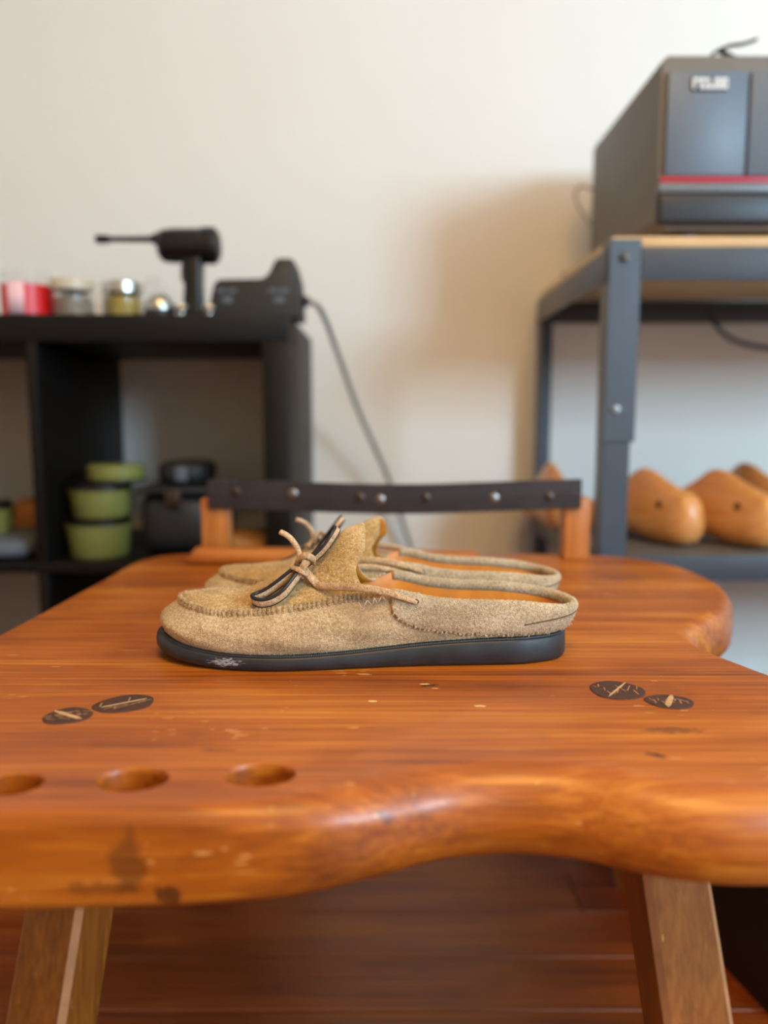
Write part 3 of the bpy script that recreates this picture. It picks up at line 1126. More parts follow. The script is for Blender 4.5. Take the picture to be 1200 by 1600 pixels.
    # slot the lace passes through
    for sgn in (1, -1):
        p = LP(494, 915, 0.5622)
        q = LP(651, 940, 0.5440)
        for c, r in ((p, 0.0022), (q, 0.0016)):
            v_, f_ = lathe_data([(0, -0.0006), (r, -0.0006), (r, 0.0004), (0, 0.0006)], 16)
            oo = mesh_obj('lace_slot', v_, f_, M['lace_black'], root)
            oo.location = (c[0], c[1] if sgn > 0 else -c[1] * 0.86, c[2])
            oo.rotation_euler = (PI / 2 * sgn, 0, 0)
    bow = empty('lace_bow')
    bow.parent = root
    bow.location = (0, 0, 0)

    def strapl(pts, n=60, w=0.0030, t=0.00125, up=(0, -1, 0.3), taper=None):
        c = catmull(pts, n)
        v_, f_ = tube_data(c, w, 12, up=up, flat=t, taper=taper)
        return mesh_obj('lace', v_, f_, M['lace'], bow)

    def edged(pts, n, w, t, up):
        """flat lace standing on its edge, the upper edge dyed black"""
        c = catmull(pts, n)
        v_, f_ = tube_data(c, t, 14, up=up, flat=w)
        lc = mesh_obj('lace', v_, f_, M['lace'], bow)
        T = np.gradient(c, axis=0)
        T /= np.linalg.norm(T, axis=1)[:, None]
        sd = np.cross(T, np.array(up, float))
        sd /= np.linalg.norm(sd, axis=1)[:, None]
        wv = np.cross(sd, T)
        v_, f_ = tube_data(c + wv * (w - 0.0004), t * 1.04, 10, up=up, flat=0.0013)
        mesh_obj('lace_edge', v_, f_, M['lace_black'], bow)
        v_, f_ = tube_data(c - wv * (w - 0.0004), t * 1.02, 10, up=up, flat=0.0006)
        mesh_obj('lace_edge', v_, f_, M['lace_black'], bow)
        return lc
    # low loop hanging over the toe side
    loopA = [LP(476, 884, 0.566), LP(458, 895, 0.562), LP(438, 911, 0.5595), LP(416, 926, 0.5575), LP(402, 932, 0.556), LP(395.5, 935, 0.5535), LP(397, 939, 0.5505), LP(408, 942.5, 0.5485), LP(426, 939, 0.5485), LP(443, 928, 0.5505), LP(457, 911, 0.555), LP(472, 891, 0.561)]
    edged(loopA, 90, 0.0033, 0.0015, (-0.15, -0.30, 0.94))
    # high loop standing against the tongue
    loopB = [LP(474, 884, 0.568), LP(492, 872, 0.570), LP(510, 854, 0.572), LP(522, 836, 0.575), LP(527, 827, 0.580), LP(524, 828, 0.588), LP(510, 845, 0.590), LP(492, 868, 0.586), LP(474, 884, 0.580)]
    edged(loopB, 90, 0.0028, 0.0011, (-0.6, -0.45, 0.65))
    # loose end
    strapl([LP(470, 886, 0.568), LP(468, 874, 0.570), LP(466, 860, 0.571), LP(458, 846, 0.572), LP(449, 837, 0.574), LP(438, 831, 0.577)], 40, 0.0021, 0.0016)
    # strand from knot down to the slot
    strapl([LP(466, 880, 0.565), LP(478, 893, 0.563), LP(488, 905, 0.5625), LP(498, 916, 0.5635)], 30, 0.0030, 0.0014, up=(0.1, -0.7, 0.6))
    # knot wraps
    strapl([LP(456, 884, 0.574), LP(458, 887, 0.563), LP(467, 890, 0.5555), LP(477, 896, 0.559), LP(479, 896, 0.568)], 30, 0.0024, 0.0014, up=(0.2, -0.7, 0.6))
    strapl([LP(462, 882, 0.578), LP(466, 874, 0.566), LP(478, 868, 0.560), LP(488, 872, 0.563), LP(489, 880, 0.570)], 30, 0.0026, 0.0014, up=(0, -0.8, 0.5))
    strapl([LP(483, 872, 0.572), LP(476, 882, 0.5575), LP(470, 894, 0.5575), LP(474, 900, 0.566)], 30, 0.0028, 0.0015, up=(0.3, -0.8, 0.3))
    return root


def fuzz(parent, obj_names, count, length, mat, seed, edge_count=0):
    """loose suede fibres standing off the surface: one part"""
    r = np.random.default_rng(seed)
    V, Fs = [], []
    for ob in [c for c in parent.children if c.name.split('.')[0] in obj_names]:
        me = ob.data
        A = np.array([p.area for p in me.polygons])
        w = A / A.sum()
        idx = r.choice(len(A), size=count, p=w)
        for i in idx:
            p = me.polygons[i]
            vv = [np.array(me.vertices[k].co) for k in p.vertices]
            b = r.random(len(vv))
            b /= b.sum()
            pos = sum(x * y for x, y in zip(vv, b))
            nr = np.array(p.normal)
            d = nr * 0.45 + r.normal(0, 0.6, 3)
            if np.dot(d, nr) < 0.1:
                d += nr * (0.25 - np.dot(d, nr))
            d /= np.linalg.norm(d)
            L = length * (0.4 + 0.8 * r.random())
            sd = np.cross(d, r.normal(0, 1, 3))
            sd /= np.linalg.norm(sd) + 1e-9
            o = len(V)
            wd = 0.00016
            V += [tuple(pos - sd * wd), tuple(pos + sd * wd), tuple(pos + d * L + sd * wd * 0.3)]
            Fs.append((o, o + 1, o + 2))
    # longer fibres along the raw cut edge of the collar
    for ob in [c for c in parent.children if c.name.split('.')[0] == 'collar']:
        me = ob.data
        low = [p for p in me.polygons[:-2] if p.index % 12 in (0, 1)]
        for i in r.integers(0, len(low), edge_count):
            p = low[i]
            pos = np.array(p.center) + r.normal(0, 0.0005, 3)
            nr = np.array(me.polygons[p.index - p.index % 12 + 2].normal)
            d = nr * 0.5 + np.array((0, 0, -0.5)) + r.normal(0, 0.5, 3)
            d /= np.linalg.norm(d)
            L = length * (0.5 + 0.9 * r.random())
            sd = np.cross(d, r.normal(0, 1, 3))
            sd /= np.linalg.norm(sd) + 1e-9
            o = len(V)
            V += [tuple(pos - sd * 0.0002), tuple(pos + sd * 0.0002), tuple(pos + d * L)]
            Fs.append((o, o + 1, o + 2))
    o = mesh_obj('suede_nap', V, Fs, mat, parent, smooth=False)
    o['kind'] = 'stuff'
    return o


def copy_tree(o, parent=None):
    c = o.copy()
    link(c, parent)
    for ch in list(o.children):
        copy_tree(ch, c)
    return c


shoe = build_shoe()
fuzz(shoe, ('upper', 'vamp', 'collar', 'moccasin_seam'), 6500, 0.0014, M['fibre'], 5, 2600)
tag(shoe, 'tan suede lace-up mule nearest the camera, fully in view on the bench', 'shoe', 'pair of tan suede mules')
shoe2 = copy_tree(shoe)
for c_ in [c for c in shoe2.children if c.name.split('.')[0] in ('vamp', 'suede_nap')]:
    bpy.data.objects.remove(c_)
build_vamp(shoe2, True)
fuzz(shoe2, ('upper', 'vamp', 'collar', 'moccasin_seam'), 3000, 0.0014, M['fibre'], 6, 800)
tag(shoe2, 'tan suede mule standing behind the other one, partly hidden by it', 'shoe', 'pair of tan suede mules')
shoe2.location = (SX + 0.010, SY + 0.1015, BZ)
shoe2.scale = (1.0, -1.0, 1.0)
for c_ in [c for c in shoe2.children if c.name.split('.')[0] == 'lace_bow']:
    c_.location = (-0.012, 0.0, -0.007)

# ------------------------------------------------------------------ bookcase on the left
KF, KD = 1.185, 0.38
KR = ray(453, 700, KF).x
KX0 = KR - 0.77
kz = 0.77
case = empty('cube_bookcase', ((KX0 + KR) / 2, KF, 0))
cx = case.location.x


def kbox(name, x0, x1, z0, z1, y0=0.0, y1=KD, b=0.0012):
    return box(name, x0 - cx, x1 - cx, y0, y1, z0, z1, M['black_laminate'], case, bev=b)


kbox('top_panel', KX0, KR, kz - 0.040, kz)
kbox('side_panel', KX0, KX0 + 0.040, 0, kz - 0.040)
kbox('side_panel', KR - 0.040, KR, 0, kz - 0.040)
kbox('bottom_panel', KX0 + 0.04, KR - 0.04, 0, 0.040)
dv = KR - 0.040 - 0.337 - 0.016
kbox('divider', dv, dv + 0.016, 0.395, kz - 0.04, 0.001, KD - 0.001)
kbox('divider', dv, dv + 0.016, 0.04, 0.379, 0.001, KD - 0.001)
kbox('shelf', KX0 + 0.04, KR - 0.04, 0.379, 0.395, 0.001, KD - 0.001)
tag(case, 'black-brown open cube bookcase with jars and tools on top', 'bookcase')
SHZ = 0.395


def tub(u, v_base, y, r, h, z0, label, lid=True):
    p = ray(u, v_base, y)
    t = empty('round_tub', (p.x, y, z0))
    lathe('tub_body', [(0, 0), (r * 0.86, 0), (r * 0.90, 0.003), (r, h * 0.93), (r * 1.03, h * 0.94), (r * 1.03, h), (r * 0.94, h), (0, h - 0.004)], M['olive'], t, seg=36)
    if lid:
        lathe('tub_lid', [(0, h - 0.003), (r * 0.90, h - 0.002), (r * 0.98, h + 0.001), (r * 0.98, h + 0.010), (r * 0.90, h + 0.012), (0, h + 0.012)], M['black_plastic'], t, seg=36)
    tag(t, label, 'tub', 'olive round tubs in the bookcase')
    return t


tub(158, 890, 1.26, 0.051, 0.052, SHZ, 'olive green round tub standing on the bookcase shelf, bottom of its stack')
tub(161, 830, 1.26, 0.049, 0.043, SHZ + 0.0645, 'olive green round tub with black lid, middle of the stack in the bookcase')
t3 = empty('flat_tin', (ray(183, 770, 1.265).x, 1.265, SHZ + 0.1202))
lathe('tin_body', [(0, 0), (0.044, 0), (0.045, 0.002), (0.045, 0.024), (0.043, 0.0265), (0, 0.0265)], M['olive'], t3)
lathe('tin_band', [(0.0455, 0.001), (0.0462, 0.001), (0.0462, 0.005), (0.0455, 0.005)], M['black_plastic'], t3)
tag(t3, 'flat olive green tin lying on top of the tub stack in the bookcase', 'tin')
tub(-14, 825, 1.275, 0.035, 0.040, SHZ + 0.0345, 'small olive tub on a grey cloth at the left picture edge in the bookcase', lid=True)


def soft_box(name, x0, x1, y0, y1, z0, z1, mat, label, cat, puff=0.006, parts=None):
    bm = bmesh.new()
    sx, sy, sz = (x1 - x0) / 2, (y1 - y0) / 2, (z1 - z0) / 2
    bmesh.ops.create_cube(bm, size=2.0)
    bmesh.ops.subdivide_edges(bm, edges=bm.edges, cuts=5, use_grid_fill=True)
    for v in bm.verts:
        c = v.co
        p = 4.5
        m = (abs(c.x) ** p + abs(c.y) ** p + abs(c.z) ** p) ** (1 / p)
        q = c / m
        v.co = Vector((q.x * sx + puff * 0.3 * math.sin(9 * q.z + 3 * q.x), q.y * sy, sz + q.z * sz + puff * 0.25 * math.sin(5 * q.x + 1) * (q.z + 1) / 2))
    o = empty(name, ((x0 + x1) / 2, (y0 + y1) / 2, z0))
    bm_obj('body', bm, mat, o, smooth=True)
    tag(o, label, cat)
    return o


bx = lambda u, y: ray(u, 800, y).x
pouch = soft_box('tool_pouch', bx(222, 1.28), bx(345, 1.28), 1.235, 1.455, SHZ, SHZ + 0.105, M['black_cloth'], 'black nylon tool pouch beside the olive tubs in the bookcase', 'pouch')
pw = (bx(345, 1.28) - bx(222, 1.28)) / 2
box('pouch_flap', -pw * 0.92, pw * 0.92, -0.116, 0.02, 0.103, 0.112, M['black_cloth'], pouch, bev=0.003)
box('buckle', -0.012, 0.012, -0.120, -0.112, 0.080, 0.108, M['nail_dark'], pouch, bev=0.002)
pouch2 = soft_box('camera_case', bx(238, 1.26), bx(318, 1.26), 1.28, 1.395, SHZ + 0.1125, SHZ + 0.150, M['black_cloth'], 'small black case lying on the black tool pouch', 'case', puff=0.003)
box('case_clasp', -0.008, 0.012, -0.060, -0.052, 0.006, 0.030, M['grey_cloth'], pouch2, bev=0.002)
blk = prism('wood_block', [(bx(346, 1.24), 0), (bx(418, 1.24), 0), (bx(415, 1.24), 0.026), (bx(366, 1.24), 0.034), (bx(348, 1.24), 0.030)], -0.05, 0.05, M['tan_block'], None, bev=0.004, loc=(0, 1.27, SHZ))
tag(blk, 'tan wooden block on the bookcase shelf behind the bench post', 'block')
cl = soft_box('folded_cloth', bx(-80, 1.24), bx(56, 1.24), 1.205, 1.375, SHZ, SHZ + 0.033, M['grey_cloth'], 'blue-grey folded cloth on the left shelf of the bookcase', 'cloth', puff=0.002)
ab = soft_box('amber_box', bx(25, 1.42), bx(85, 1.42), 1.39, 1.51, SHZ, SHZ + 0.075, M['amber_box'], 'amber brown box at the back of the left bookcase cell', 'box', puff=0.001)

# ------------------------------------------------------------------ things on top of the bookcase
TZ0 = kz
yy = KF + 0.10


def jar(u, wpx, hpx, y, fill, fill_h, label, lid=None, wrap=None):
    k = (y * math.cos(PITCH)) / F_PX
    r, h = wpx / 2 * k, hpx * k
    p = ray(u, 480, y)
    j = empty('glass_jar', (p.x, y, TZ0))
    lathe('jar_glass', [(0, 0), (r * 0.92, 0), (r, 0.004), (r, h * 0.86), (r * 0.93, h * 0.95), (r * 0.93, h), (r * 0.87, h), (r * 0.87, h * 0.95), (r * 0.93, h * 0.84), (r * 0.93, 0.006), (0, 0.005)], M['glass'], j)
    if fill is not None:
        lathe('contents', [(0, 0.0055), (r * 0.88, 0.0065), (r * 0.90, 0.010), (r * 0.90, h * fill_h), (r * 0.6, h * fill_h + 0.003), (0, h * fill_h + 0.001)], fill, j)
    if lid is not None:
        lathe('lid', [(0, h * 0.99), (r * 0.97, h * 0.99), (r * 0.99, h * 0.80), (r * 1.03, h * 0.80), (r * 1.02, h * 1.04), (r * 0.95, h * 1.08), (0, h * 1.08)], lid, j)
    if wrap:
        lathe('wrap', [(r * 1.004, h * 0.12), (r * 1.02, h * 0.12), (r * 1.02, h * 0.72), (r * 1.004, h * 0.72)], M['red_wax'], j)
        vs, fs = [], []
        for k2 in range(9):
            a = -PI / 2 - 0.02 + (k2 - 4) * 0.085
            for rr, z in ((r * 1.024, h * 0.12), (r * 1.024, h * 0.76), (r * 1.034, h * 0.12), (r * 1.034, h * 0.76)):
                vs.append((rr * math.cos(a), rr * math.sin(a), z))
        for k2 in range(8):
            a, b = k2 * 4, k2 * 4 + 4
            fs += [(a + 2, b + 2, b + 3, a + 3), (a, a + 1, b + 1, b), (a + 1, a + 3, b + 3, b + 1), (a, b, b + 2, a + 2)]
        mesh_obj('paper_label', vs, fs, M['pink_label'], j)
    tag(j, label, 'jar', 'jars on the bookcase')
    return j


jar(43, 72, 74, yy, None, 0, 'glass jar with a red wrap and pale pink label on the bookcase', wrap=True)
jar(114, 62, 58, yy, M['nickel'], 0.62, 'short glass jar of silvery metal bits with a cream lid on the bookcase', lid=M['cream_lid'])
jar(193, 60, 54, yy, M['brass'], 0.66, 'short glass jar of brassy eyelets with silver lid on the bookcase', lid=M['silver'])
# small dark pot with a domed silver lid
p = ray(250, 480, yy - 0.02)
pot = empty('small_pot', (p.x, yy - 0.02, TZ0))
lathe('pot_body', [(0, 0), (0.021, 0), (0.024, 0.004), (0.024, 0.016), (0, 0.016)], M['dark_base'], pot)
lathe('pot_lid', [(0, 0.016), (0.0225, 0.016), (0.022, 0.026), (0.016, 0.036), (0.008, 0.041), (0, 0.042)], M['silver'], pot)
tag(pot, 'small dark pot with domed silver lid between the jars and the air duster', 'pot')
# clear round flask behind it
p = ray(240, 480, yy + 0.09)
fk = empty('glass_flask', (p.x, yy + 0.09, TZ0))
lathe('flask_body', [(0, 0), (0.020, 0), (0.034, 0.018), (0.038, 0.038), (0.034, 0.056), (0.018, 0.072), (0.011, 0.078), (0.010, 0.080), (0.008, 0.080), (0.0095, 0.077), (0.016, 0.071), (0.032, 0.055), (0.036, 0.038), (0.032, 0.019), (0.019, 0.002), (0, 0.002)], M['glass'], fk)
lathe('flask_rim', [(0.0085, 0.079), (0.012, 0.079), (0.012, 0.083), (0.0085, 0.083)], M['glass'], fk)
tag(fk, 'clear round glass flask behind the small silver-lidded pot', 'flask')

# cordless air duster standing on its handle
dy_ = KF + 0.09
kpx = dy_ / F_PX
d0 = ray(303, 480, dy_)
du = empty('air_duster', (d0.x, dy_, TZ0))
zc = ray(300, 384, dy_).z - TZ0
X = lambda u: ray(u, 420, dy_).x - d0.x
bl = X(340) - X(250)
lathe('motor_housing', [(0, X(250)), (0.018, X(250)), (0.0245, X(250) + 0.006), (0.0265, X(250) + 0.020), (0.0265, X(340) - 0.024), (0.0285, X(340) - 0.022), (0.0285, X(340) - 0.004), (0.025, X(340)), (0, X(340))], M['black_plastic'], du, axis='x', loc=(0, 0, zc))
lathe('end_cap', [(0, X(340) - 0.002), (0.022, X(340) - 0.002), (0.021, X(340) + 0.003), (0.012, X(340) + 0.005), (0, X(340) + 0.005)], M['charcoal_plastic'], du, axis='x', loc=(0, 0, zc))
lathe('nozzle', [(0, X(152)), (0.0062, X(152)), (0.0068, X(154)), (0.0068, X(168)), (0.0044, X(176)), (0.0050, X(236)), (0.010, X(246)), (0.012, X(252)), (0, X(252))], M['black_plastic'], du, axis='x', loc=(0, 0, zc + 0.010))
zz0 = zc - 0.018
hw_ = 0.0155
prof_h = [(-hw_ * 1.0, zz0), (hw_ * 1.1, zz0), (hw_ * 0.95, zz0 * 0.55), (hw_ * 1.05, 0.012), (hw_ * 1.25, 0.0), (-hw_ * 1.25, 0.0), (-hw_ * 1.0, 0.012), (-hw_ * 0.75, zz0 * 0.55)]
prism('handle', prof_h, -0.017, 0.017, M['black_plastic'], du, bev=0.005, seg=3)
box('trigger', -hw_ * 1.15, -hw_ * 0.6, -0.007, 0.007, zz0 * 0.62, zz0 * 0.86, M['charcoal_plastic'], du, bev=0.002)
tag(du, 'black cordless air duster with a long thin nozzle standing on the bookcase', 'air duster')
for (u, y, lab) in ((283, KF + 0.040, 'small silver knob left of the air duster handle'), (327, KF + 0.045, 'small silver knob between the air duster and the charger')):
    p = ray(u, 480, y)
    kb = empty('metal_knob', (p.x, y, TZ0))
    lathe('knob_stem', [(0, 0), (0.008, 0), (0.006, 0.004), (0.006, 0.008), (0, 0.008)], M['silver'], kb, seg=20)
    lathe('knob_cap', [(0, 0.008), (0.009, 0.008), (0.0115, 0.013), (0.009, 0.019), (0, 0.021)], M['silver'], kb, seg=20)
    tag(kb, lab, 'knob', 'silver knobs on the bookcase')

# charging dock
cy_ = KF + 0.08
c0 = ray(400, 480, cy_)
ch = empty('charging_dock', (c0.x, cy_, TZ0))
X = lambda u: ray(u, 450, cy_).x - c0.x
Z = lambda v: max(0.0, ray(400, v, cy_).z - TZ0)
ol = [(X(327), 0), (X(473), 0), (X(470), Z(440)), (X(463), Z(412)), (X(458), Z(409)), (X(438), Z(409)), (X(433), Z(414)), (X(424), Z(433)), (X(414), Z(440)), (X(348), Z(441)), (X(340), Z(448))]
prism('dock_body', ol, -0.03, 0.05, M['charcoal_plastic'], ch, bev=0.0035, seg=3)
for u in (360, 440):
    for (du_, dv, w, h) in ((-9, 459, 7, 3.2), (8, 459, 7, 3.2), (0, 473, 8, 5)):
        m_ = box('status_light', X(u + du_ - w), X(u + du_ + w), -0.0312, -0.0298, Z(dv + h), Z(dv - h), M['grey_cloth'], ch, bev=0.0006)
box('plug', X(471), X(482), 0.0, 0.016, Z(478), Z(462), M['black_plastic'], ch, bev=0.002)
tag(ch, 'charcoal grey battery charging dock with a raised right end on the bookcase', 'charger')
cordp = [ray(u, v, y) for u, v, y in ((481, 470, cy_ + 0.008), (492, 474, cy_ + 0.02), (506, 494, cy_ + 0.06), (528, 552, cy_ + 0.11), (560, 640, cy_ + 0.17), (590, 708, cy_ + 0.21), (606, 745, cy_ + 0.23), (628, 812, cy_ + 0.26), (646, 870, WALL_Y - 0.035), (668, 980, WALL_Y - 0.03), (680, 1120, WALL_Y - 0.03))]
cordp[-1].z = 0.006
crd = tube('power_cord', [tuple(p) for p in cordp], 0.0048, M['cord'], None, n=90, seg=10)
tag(crd, 'grey power cord running from the charging dock down the wall', 'cord')

# ------------------------------------------------------------------ steel rack on the right
RF, RB = 1.06, 1.545
RXL = 0.297
RXR = 1.15
rack = empty('steel_rack', (RXL, RF, 0))
RT = 0.842


def L_post(x, y, z0, z1, sx, sy, w=0.042, d=0.038, t=0.0025):
    """steel angle: one flange facing front, one facing sideways"""
    bm = bmesh.new()
    xs = sorted((x, x + sx * w))
    ys = sorted((y, y + sy * t))
    box_bm(bm, xs[0], xs[1], ys[0], ys[1], z0, z1, 0.0006, 1)
    xs = sorted((x, x + sx * t))
    ys = sorted((y + sy * t, y + sy * d))
    box_bm(bm, xs[0], xs[1], ys[0], ys[1], z0, z1, 0.0006, 1)
    return bm_obj('post', bm, M['rack_steel'], rack)


W = RXR - RXL
D = RB - RF
# front left post is two lengths joined by a splice
L_post(0, 0, 0.0, 0.60, 1, 1, w=0.036)
L_post(-0.001, -0.0026, 0.585, RT + 0.008, 1, 1, w=0.042)
L_post(W, 0, 0, RT + 0.004, -1, 1)
L_post(0, D, 0, RT - 0.002, 1, -1, w=0.030)
L_post(W, D, 0, RT - 0.002, -1, -1, w=0.030)


def beam(x0, x1, y0, y1, z0, z1):
    return box('beam', x0, x1, y0, y1, z0, z1, M['rack_steel'], rack, bev=0.0012)


for zt in (RT, 0.430):
    hh = 0.045 if zt == RT else 0.036
    beam(0.0415, W - 0.003, -0.0030, 0.0005, zt - hh, zt - 0.002) if zt == RT else beam(0.038, W - 0.003, -0.004, 0.0, zt - hh, zt)
    beam(0.003, W - 0.003, D - 0.006, D - 0.003, zt - hh, zt - 0.002)
    beam(-0.003, 0.0, 0.006, D - 0.006, zt - hh, zt - 0.002)
    beam(W, W + 0.003, 0.006, D - 0.006, zt - hh, zt - 0.002)
    tb = 0.012
    if zt == RT:
        box('top_board', 0.0035, W - 0.003, 0.002, D - 0.007, zt - 0.001, zt + 0.012, M['rack_board'], rack, bev=0.001)
    else:
        box('shelf_board', 0.004, W - 0.004, 0.004, D - 0.008, zt - 0.014, zt - 0.001, M['shelf_grey'], rack, bev=0.001)
for (u, v, m) in ((975, 403, 'nail_dark'), (961, 640, 'nail')):
    p = ray(u, v, RF)
    b = lathe('bolt', [(0, 0), (0.0062, 0), (0.0055, 0.0022), (0, 0.003)], M[m], rack, seg=16)
    b.location = (p.x - RXL, -0.0046 if v < 500 else -0.0026, p.z)
    b.rotation_euler = (PI / 2, 0, 0)
tag(rack, 'black steel rack with a wooden top board carrying the grey machine box', 'rack')

# ------------------------------------------------------------------ grey machine box on the rack
BF = 1.10
bx0 = ray(1030, 230, BF).x
BW, BD = 0.36, 0.345
bz0 = RT + 0.012
bzt = ray(1100, 84, BF).z
mc = empty('machine_box', (bx0, BF, bz0))
H = bzt - bz0
ZB = lambda v: ray(1100, v, BF).z - bz0
ft = 0.018
prism('shell', [(0.012, ft), (BW - 0.012, ft), (BW, ft + 0.014), (BW, H - 0.008), (BW - 0.008, H), (0.008, H), (0, H - 0.008), (0, ft + 0.014)], 0.004, BD, M['box_shell'], mc, bev=0.002)
XB = lambda u: ray(u, 200, BF).x - bx0
box('door', XB(1040), XB(1165), -0.004, 0.006, ZB(276), ZB(112), M['box_front'], mc, bev=0.002)
box('door', XB(1169), BW - 0.008, -0.004, 0.006, ZB(276), ZB(112), M['box_front'], mc, bev=0.002)
box('red_stripe', XB(1034), BW - 0.006, -0.005, 0.006, ZB(287), ZB(277.5), M['red_trim'], mc, bev=0.001)
box('grey_stripe', XB(1032), BW - 0.005, -0.006, 0.006, ZB(302), ZB(288), M['grey_trim'], mc, bev=0.001)
box('lower_panel', XB(1030), BW - 0.004, -0.008, 0.008, ZB(352), ZB(303), M['box_low'], mc, bev=0.006, seg=3)
for x in (0.035, BW - 0.06):
    for y in (0.02, BD - 0.05):
        box('foot', x, x + 0.03, y, y + 0.03, 0.0, ft + 0.004, M['black_plastic'], mc, bev=0.003)
bd = box('badge', XB(1074), XB(1132), -0.0055, -0.0035, ZB(144), ZB(123), M['box_low'], mc, bev=0.0008)
ww = (XB(1131) - XB(1076)) / 5
for k in range(5):
    x = XB(1076) + k * ww
    bm = bmesh.new()
    z0, z1 = ZB(142), ZB(125)
    m = (z1 - z0)
    box_bm(bm, x + 0.0006, x + ww * 0.42, -0.0075, -0.005, z0, z1, 0.0004, 1)
    if k != 2:
        box_bm(bm, x + ww * 0.42, x + ww - 0.0006, -0.0075, -0.005, z1 - m * 0.3, z1, 0.0004, 1)
    if k in (1, 2, 3, 4):
        box_bm(bm, x + ww * 0.42, x + ww - 0.0006, -0.0075, -0.005, z0, z0 + m * 0.3, 0.0004, 1)
    if k > 2:
        box_bm(bm, x + ww * 0.72, x + ww - 0.0006, -0.0075, -0.005, z0 + m * 0.3, z1 - m * 0.3, 0.0004, 1)
    bm_obj('badge_letter', bm, M['badge'], bd)
tag(mc, 'dark grey machine box with two front doors and a red stripe on the rack', 'machine')
# black strap end lying on the box
y_ = BF + 0.03
pt = [ray(1112, 86, y_), ray(1122, 79, y_), ray(1140, 72, y_), ray(1160, 69, y_), ray(1182, 62, y_)]
pt2 = [ray(1124, 80, y_), ray(1134, 84, y_), ray(1146, 90, y_), ray(1160, 95, y_)]
zmin = bzt + 0.002
stp = empty('cable_tie', (pt[0].x, y_, bzt))
for nm, pp, w in (('tie_tail', pt, 0.0045), ('tie_base', pt2, 0.006)):
    P = [(p.x - pt[0].x, 0.0, max(p.z - bzt, 0.0025)) for p in pp]
    tube(nm, P, w, M['cord_black'], stp, n=24, seg=8, up=(0, 0, 1.0), flat=0.0022)
tag(stp, 'black strap end sticking up from the top of the machine box', 'strap')
# thin cable at the back of the box and one under the rack top
wy = WALL_Y - 0.05
c1 = tube('thin_cable', [tuple(ray(u, v, y)) for u, v, y in ((940, 372, BF + BD - 0.004), (918, 345, 1.47), (903, 320, 1.49), (899, 302, 1.49), (907, 292, 1.48), (942, 303, BF + BD - 0.004))], 0.0022, M['cord'], None, n=40, seg=8)
tag(c1, 'thin pale cable looping out behind the machine box', 'cable')
c2 = tube('hanging_cable', [tuple(ray(u, v, RB - 0.06)) for u, v in ((1105, 486), (1118, 508), (1140, 528), (1175, 540), (1215, 543), (1270, 520), (1300, 486))], 0.0045, M['cord_black'], None, n=40, seg=8)
tag(c2, 'black cable sagging beneath the wooden top of the rack', 'cable')
p = ray(880, 428, 1.40)
clip = empty('small_clip', (RXL + 0.010, 1.40, RT + 0.012))
box('clip_jaw', 0.0, 0.03, -0.012, 0.012, 0.0, 0.006, M['cord_black'], clip, bev=0.002)
box('clip_lever', 0.004, 0.022, -0.008, 0.008, 0.006, 0.013, M['cord_black'], clip, bev=0.003)
tag(clip, 'small dark clip at the left edge of the rack top board', 'clip')

# ------------------------------------------------------------------ wooden shoe lasts on the lower shelf
lz = pchip([0, 0.004, 0.015, 0.035, 0.065, 0.095, 0.115, 0.15, 0.20, 0.24, 0.262, 0.27], [0.035, 0.052, 0.066, 0.071, 0.081, 0.093, 0.095, 0.078, 0.054, 0.040, 0.030, 0.016])
lzb = pchip([0, 0.006, 0.02, 0.06, 0.12, 0.18, 0.25, 0.27], [0.030, 0.012, 0.003, 0.001, 0.006, 0.000, 0.005, 0.014])
lw = pchip([0, 0.004, 0.015, 0.035, 0.07, 0.12, 0.18, 0.22, 0.25, 0.265, 0.27], [0.001, 0.017, 0.029, 0.036, 0.038, 0.036, 0.043, 0.041, 0.030, 0.014, 0.001])
ltw = pchip([0, 0.03, 0.07, 0.11, 0.16, 0.22, 0.27], [0.75, 0.62, 0.36, 0.26, 0.45, 0.7, 0.8])


def last_mesh():
    vs, fs = [], []
    ns, na = 40, 24
    for k in range(ns + 1):
        t = k / ns
        s = 0.27 * (0.5 - 0.5 * math.cos(PI * t))
        z1, z0, w, tw = float(lz(s)), float(lzb(s)), float(lw(s)), float(ltw(s))
        for a in range(na):
            an = 2 * PI * a / na
            c, q = math.cos(an), math.sin(an)
            c = math.copysign(abs(c) ** 0.75, c)
            q = math.copysign(abs(q) ** 0.75, q)
            h = (q + 1) / 2
            ww_ = w * (1 - (1 - tw) * h ** 1.6)
            vs.append((s, c * ww_ + 0.006 * math.sin(PI * s / 0.27), z0 + (z1 - z0) * h))
    for k in range(ns):
        for a in range(na):
            b = (a + 1) % na
            fs.append((k * na + a, (k + 1) * na + a, (k + 1) * na + b, k * na + b))
    fs.append(tuple(range(na)))
    fs.append(tuple(ns * na + a for a in range(na))[::-1])
    return vs, fs


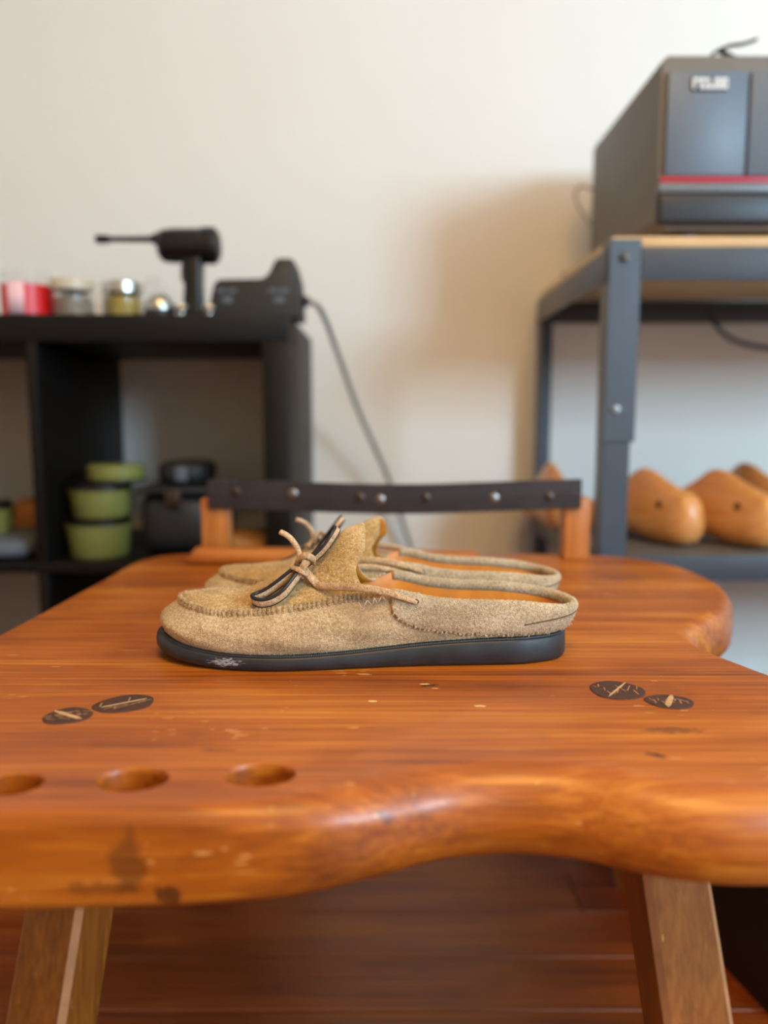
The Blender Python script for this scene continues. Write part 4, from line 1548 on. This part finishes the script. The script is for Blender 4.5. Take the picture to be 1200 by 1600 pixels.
lv, lf = last_mesh()
shelf_z = 0.430 - 0.001
last0 = None
for (u, y, rz, lab, sc) in ((1092, 1.115, 1.95, 'wooden shoe last just right of the rack front post', 1.0),
                            (1222, 1.090, 2.0, 'frontmost wooden shoe last at the right picture edge', 1.0),
                            (886, 1.265, 1.57, 'wooden shoe last farthest left, between the two left rack posts', 1.0),
                            (1236, 1.255, 1.78, 'wooden shoe last at the back right, behind the frontmost last', 1.0)):
    p = ray(u, 800, y)
    r = empty('shoe_last', (p.x, y, shelf_z - 0.0003), rz)
    if last0 is None:
        o = mesh_obj('last_body', lv, lf, M['last_wood'], r)
        last0 = o.data
        bore = lathe('last_bore', [(0, 0), (0.005, 0), (0.0052, 0.0008), (0, 0.0008)], M['nail_dark'], r, seg=16)
        bore_me = bore.data
    else:
        o = link(bpy.data.objects.new('last_body', last0), r)
        bore = link(bpy.data.objects.new('last_bore', bore_me), r)
    bore.location = (0.052, 0.0295, 0.052)
    bore.rotation_euler = (-PI / 2 + 0.28, 0, 0)
    r.scale = (sc, sc * 0.94, sc * 1.17)
    tag(r, lab, 'shoe last', 'wooden shoe lasts on the rack')

# ------------------------------------------------------------------ black bin on the floor at the right
bn = empty('floor_bin', (0.56, 0.93, 0), 0.0)
a = [(ray(1100, 1445, 0.93).x, 0.95), (0.75, 1.02), (0.80, 0.74), (ray(1185, 1590, 0.80).x, 0.74)]
vs, fs = [], []
q0 = [(-0.215, 0.06), (0.2, 0.10), (0.2, -0.22), (-0.155, -0.20)]
for z, s in ((0.0, 1.0), (0.20, 1.03), (0.215, 1.05), (0.22, 1.05), (0.22, 0.99), (0.02, 0.95)):
    for (x, y) in q0:
        vs.append((x * s, y * s, z))
for k in range(5):
    for i in range(4):
        j = (i + 1) % 4
        fs.append((k * 4 + i, k * 4 + j, (k + 1) * 4 + j, (k + 1) * 4 + i))
fs.append((0, 1, 2, 3))
fs.append((20, 21, 22, 23))
bmx = bmesh.new()
bv = [bmx.verts.new(v) for v in vs]
for f in fs:
    bmx.faces.new([bv[i] for i in f])
bm_obj('bin_body', bmx, M['bin'], bn, angle=30)
box('bin_label_plate', -0.06, 0.02, -0.224, -0.216, 0.10, 0.15, M['grey_cloth'], bn, bev=0.002)
tag(bn, 'black plastic bin on the floor to the right of the bench leg', 'bin')
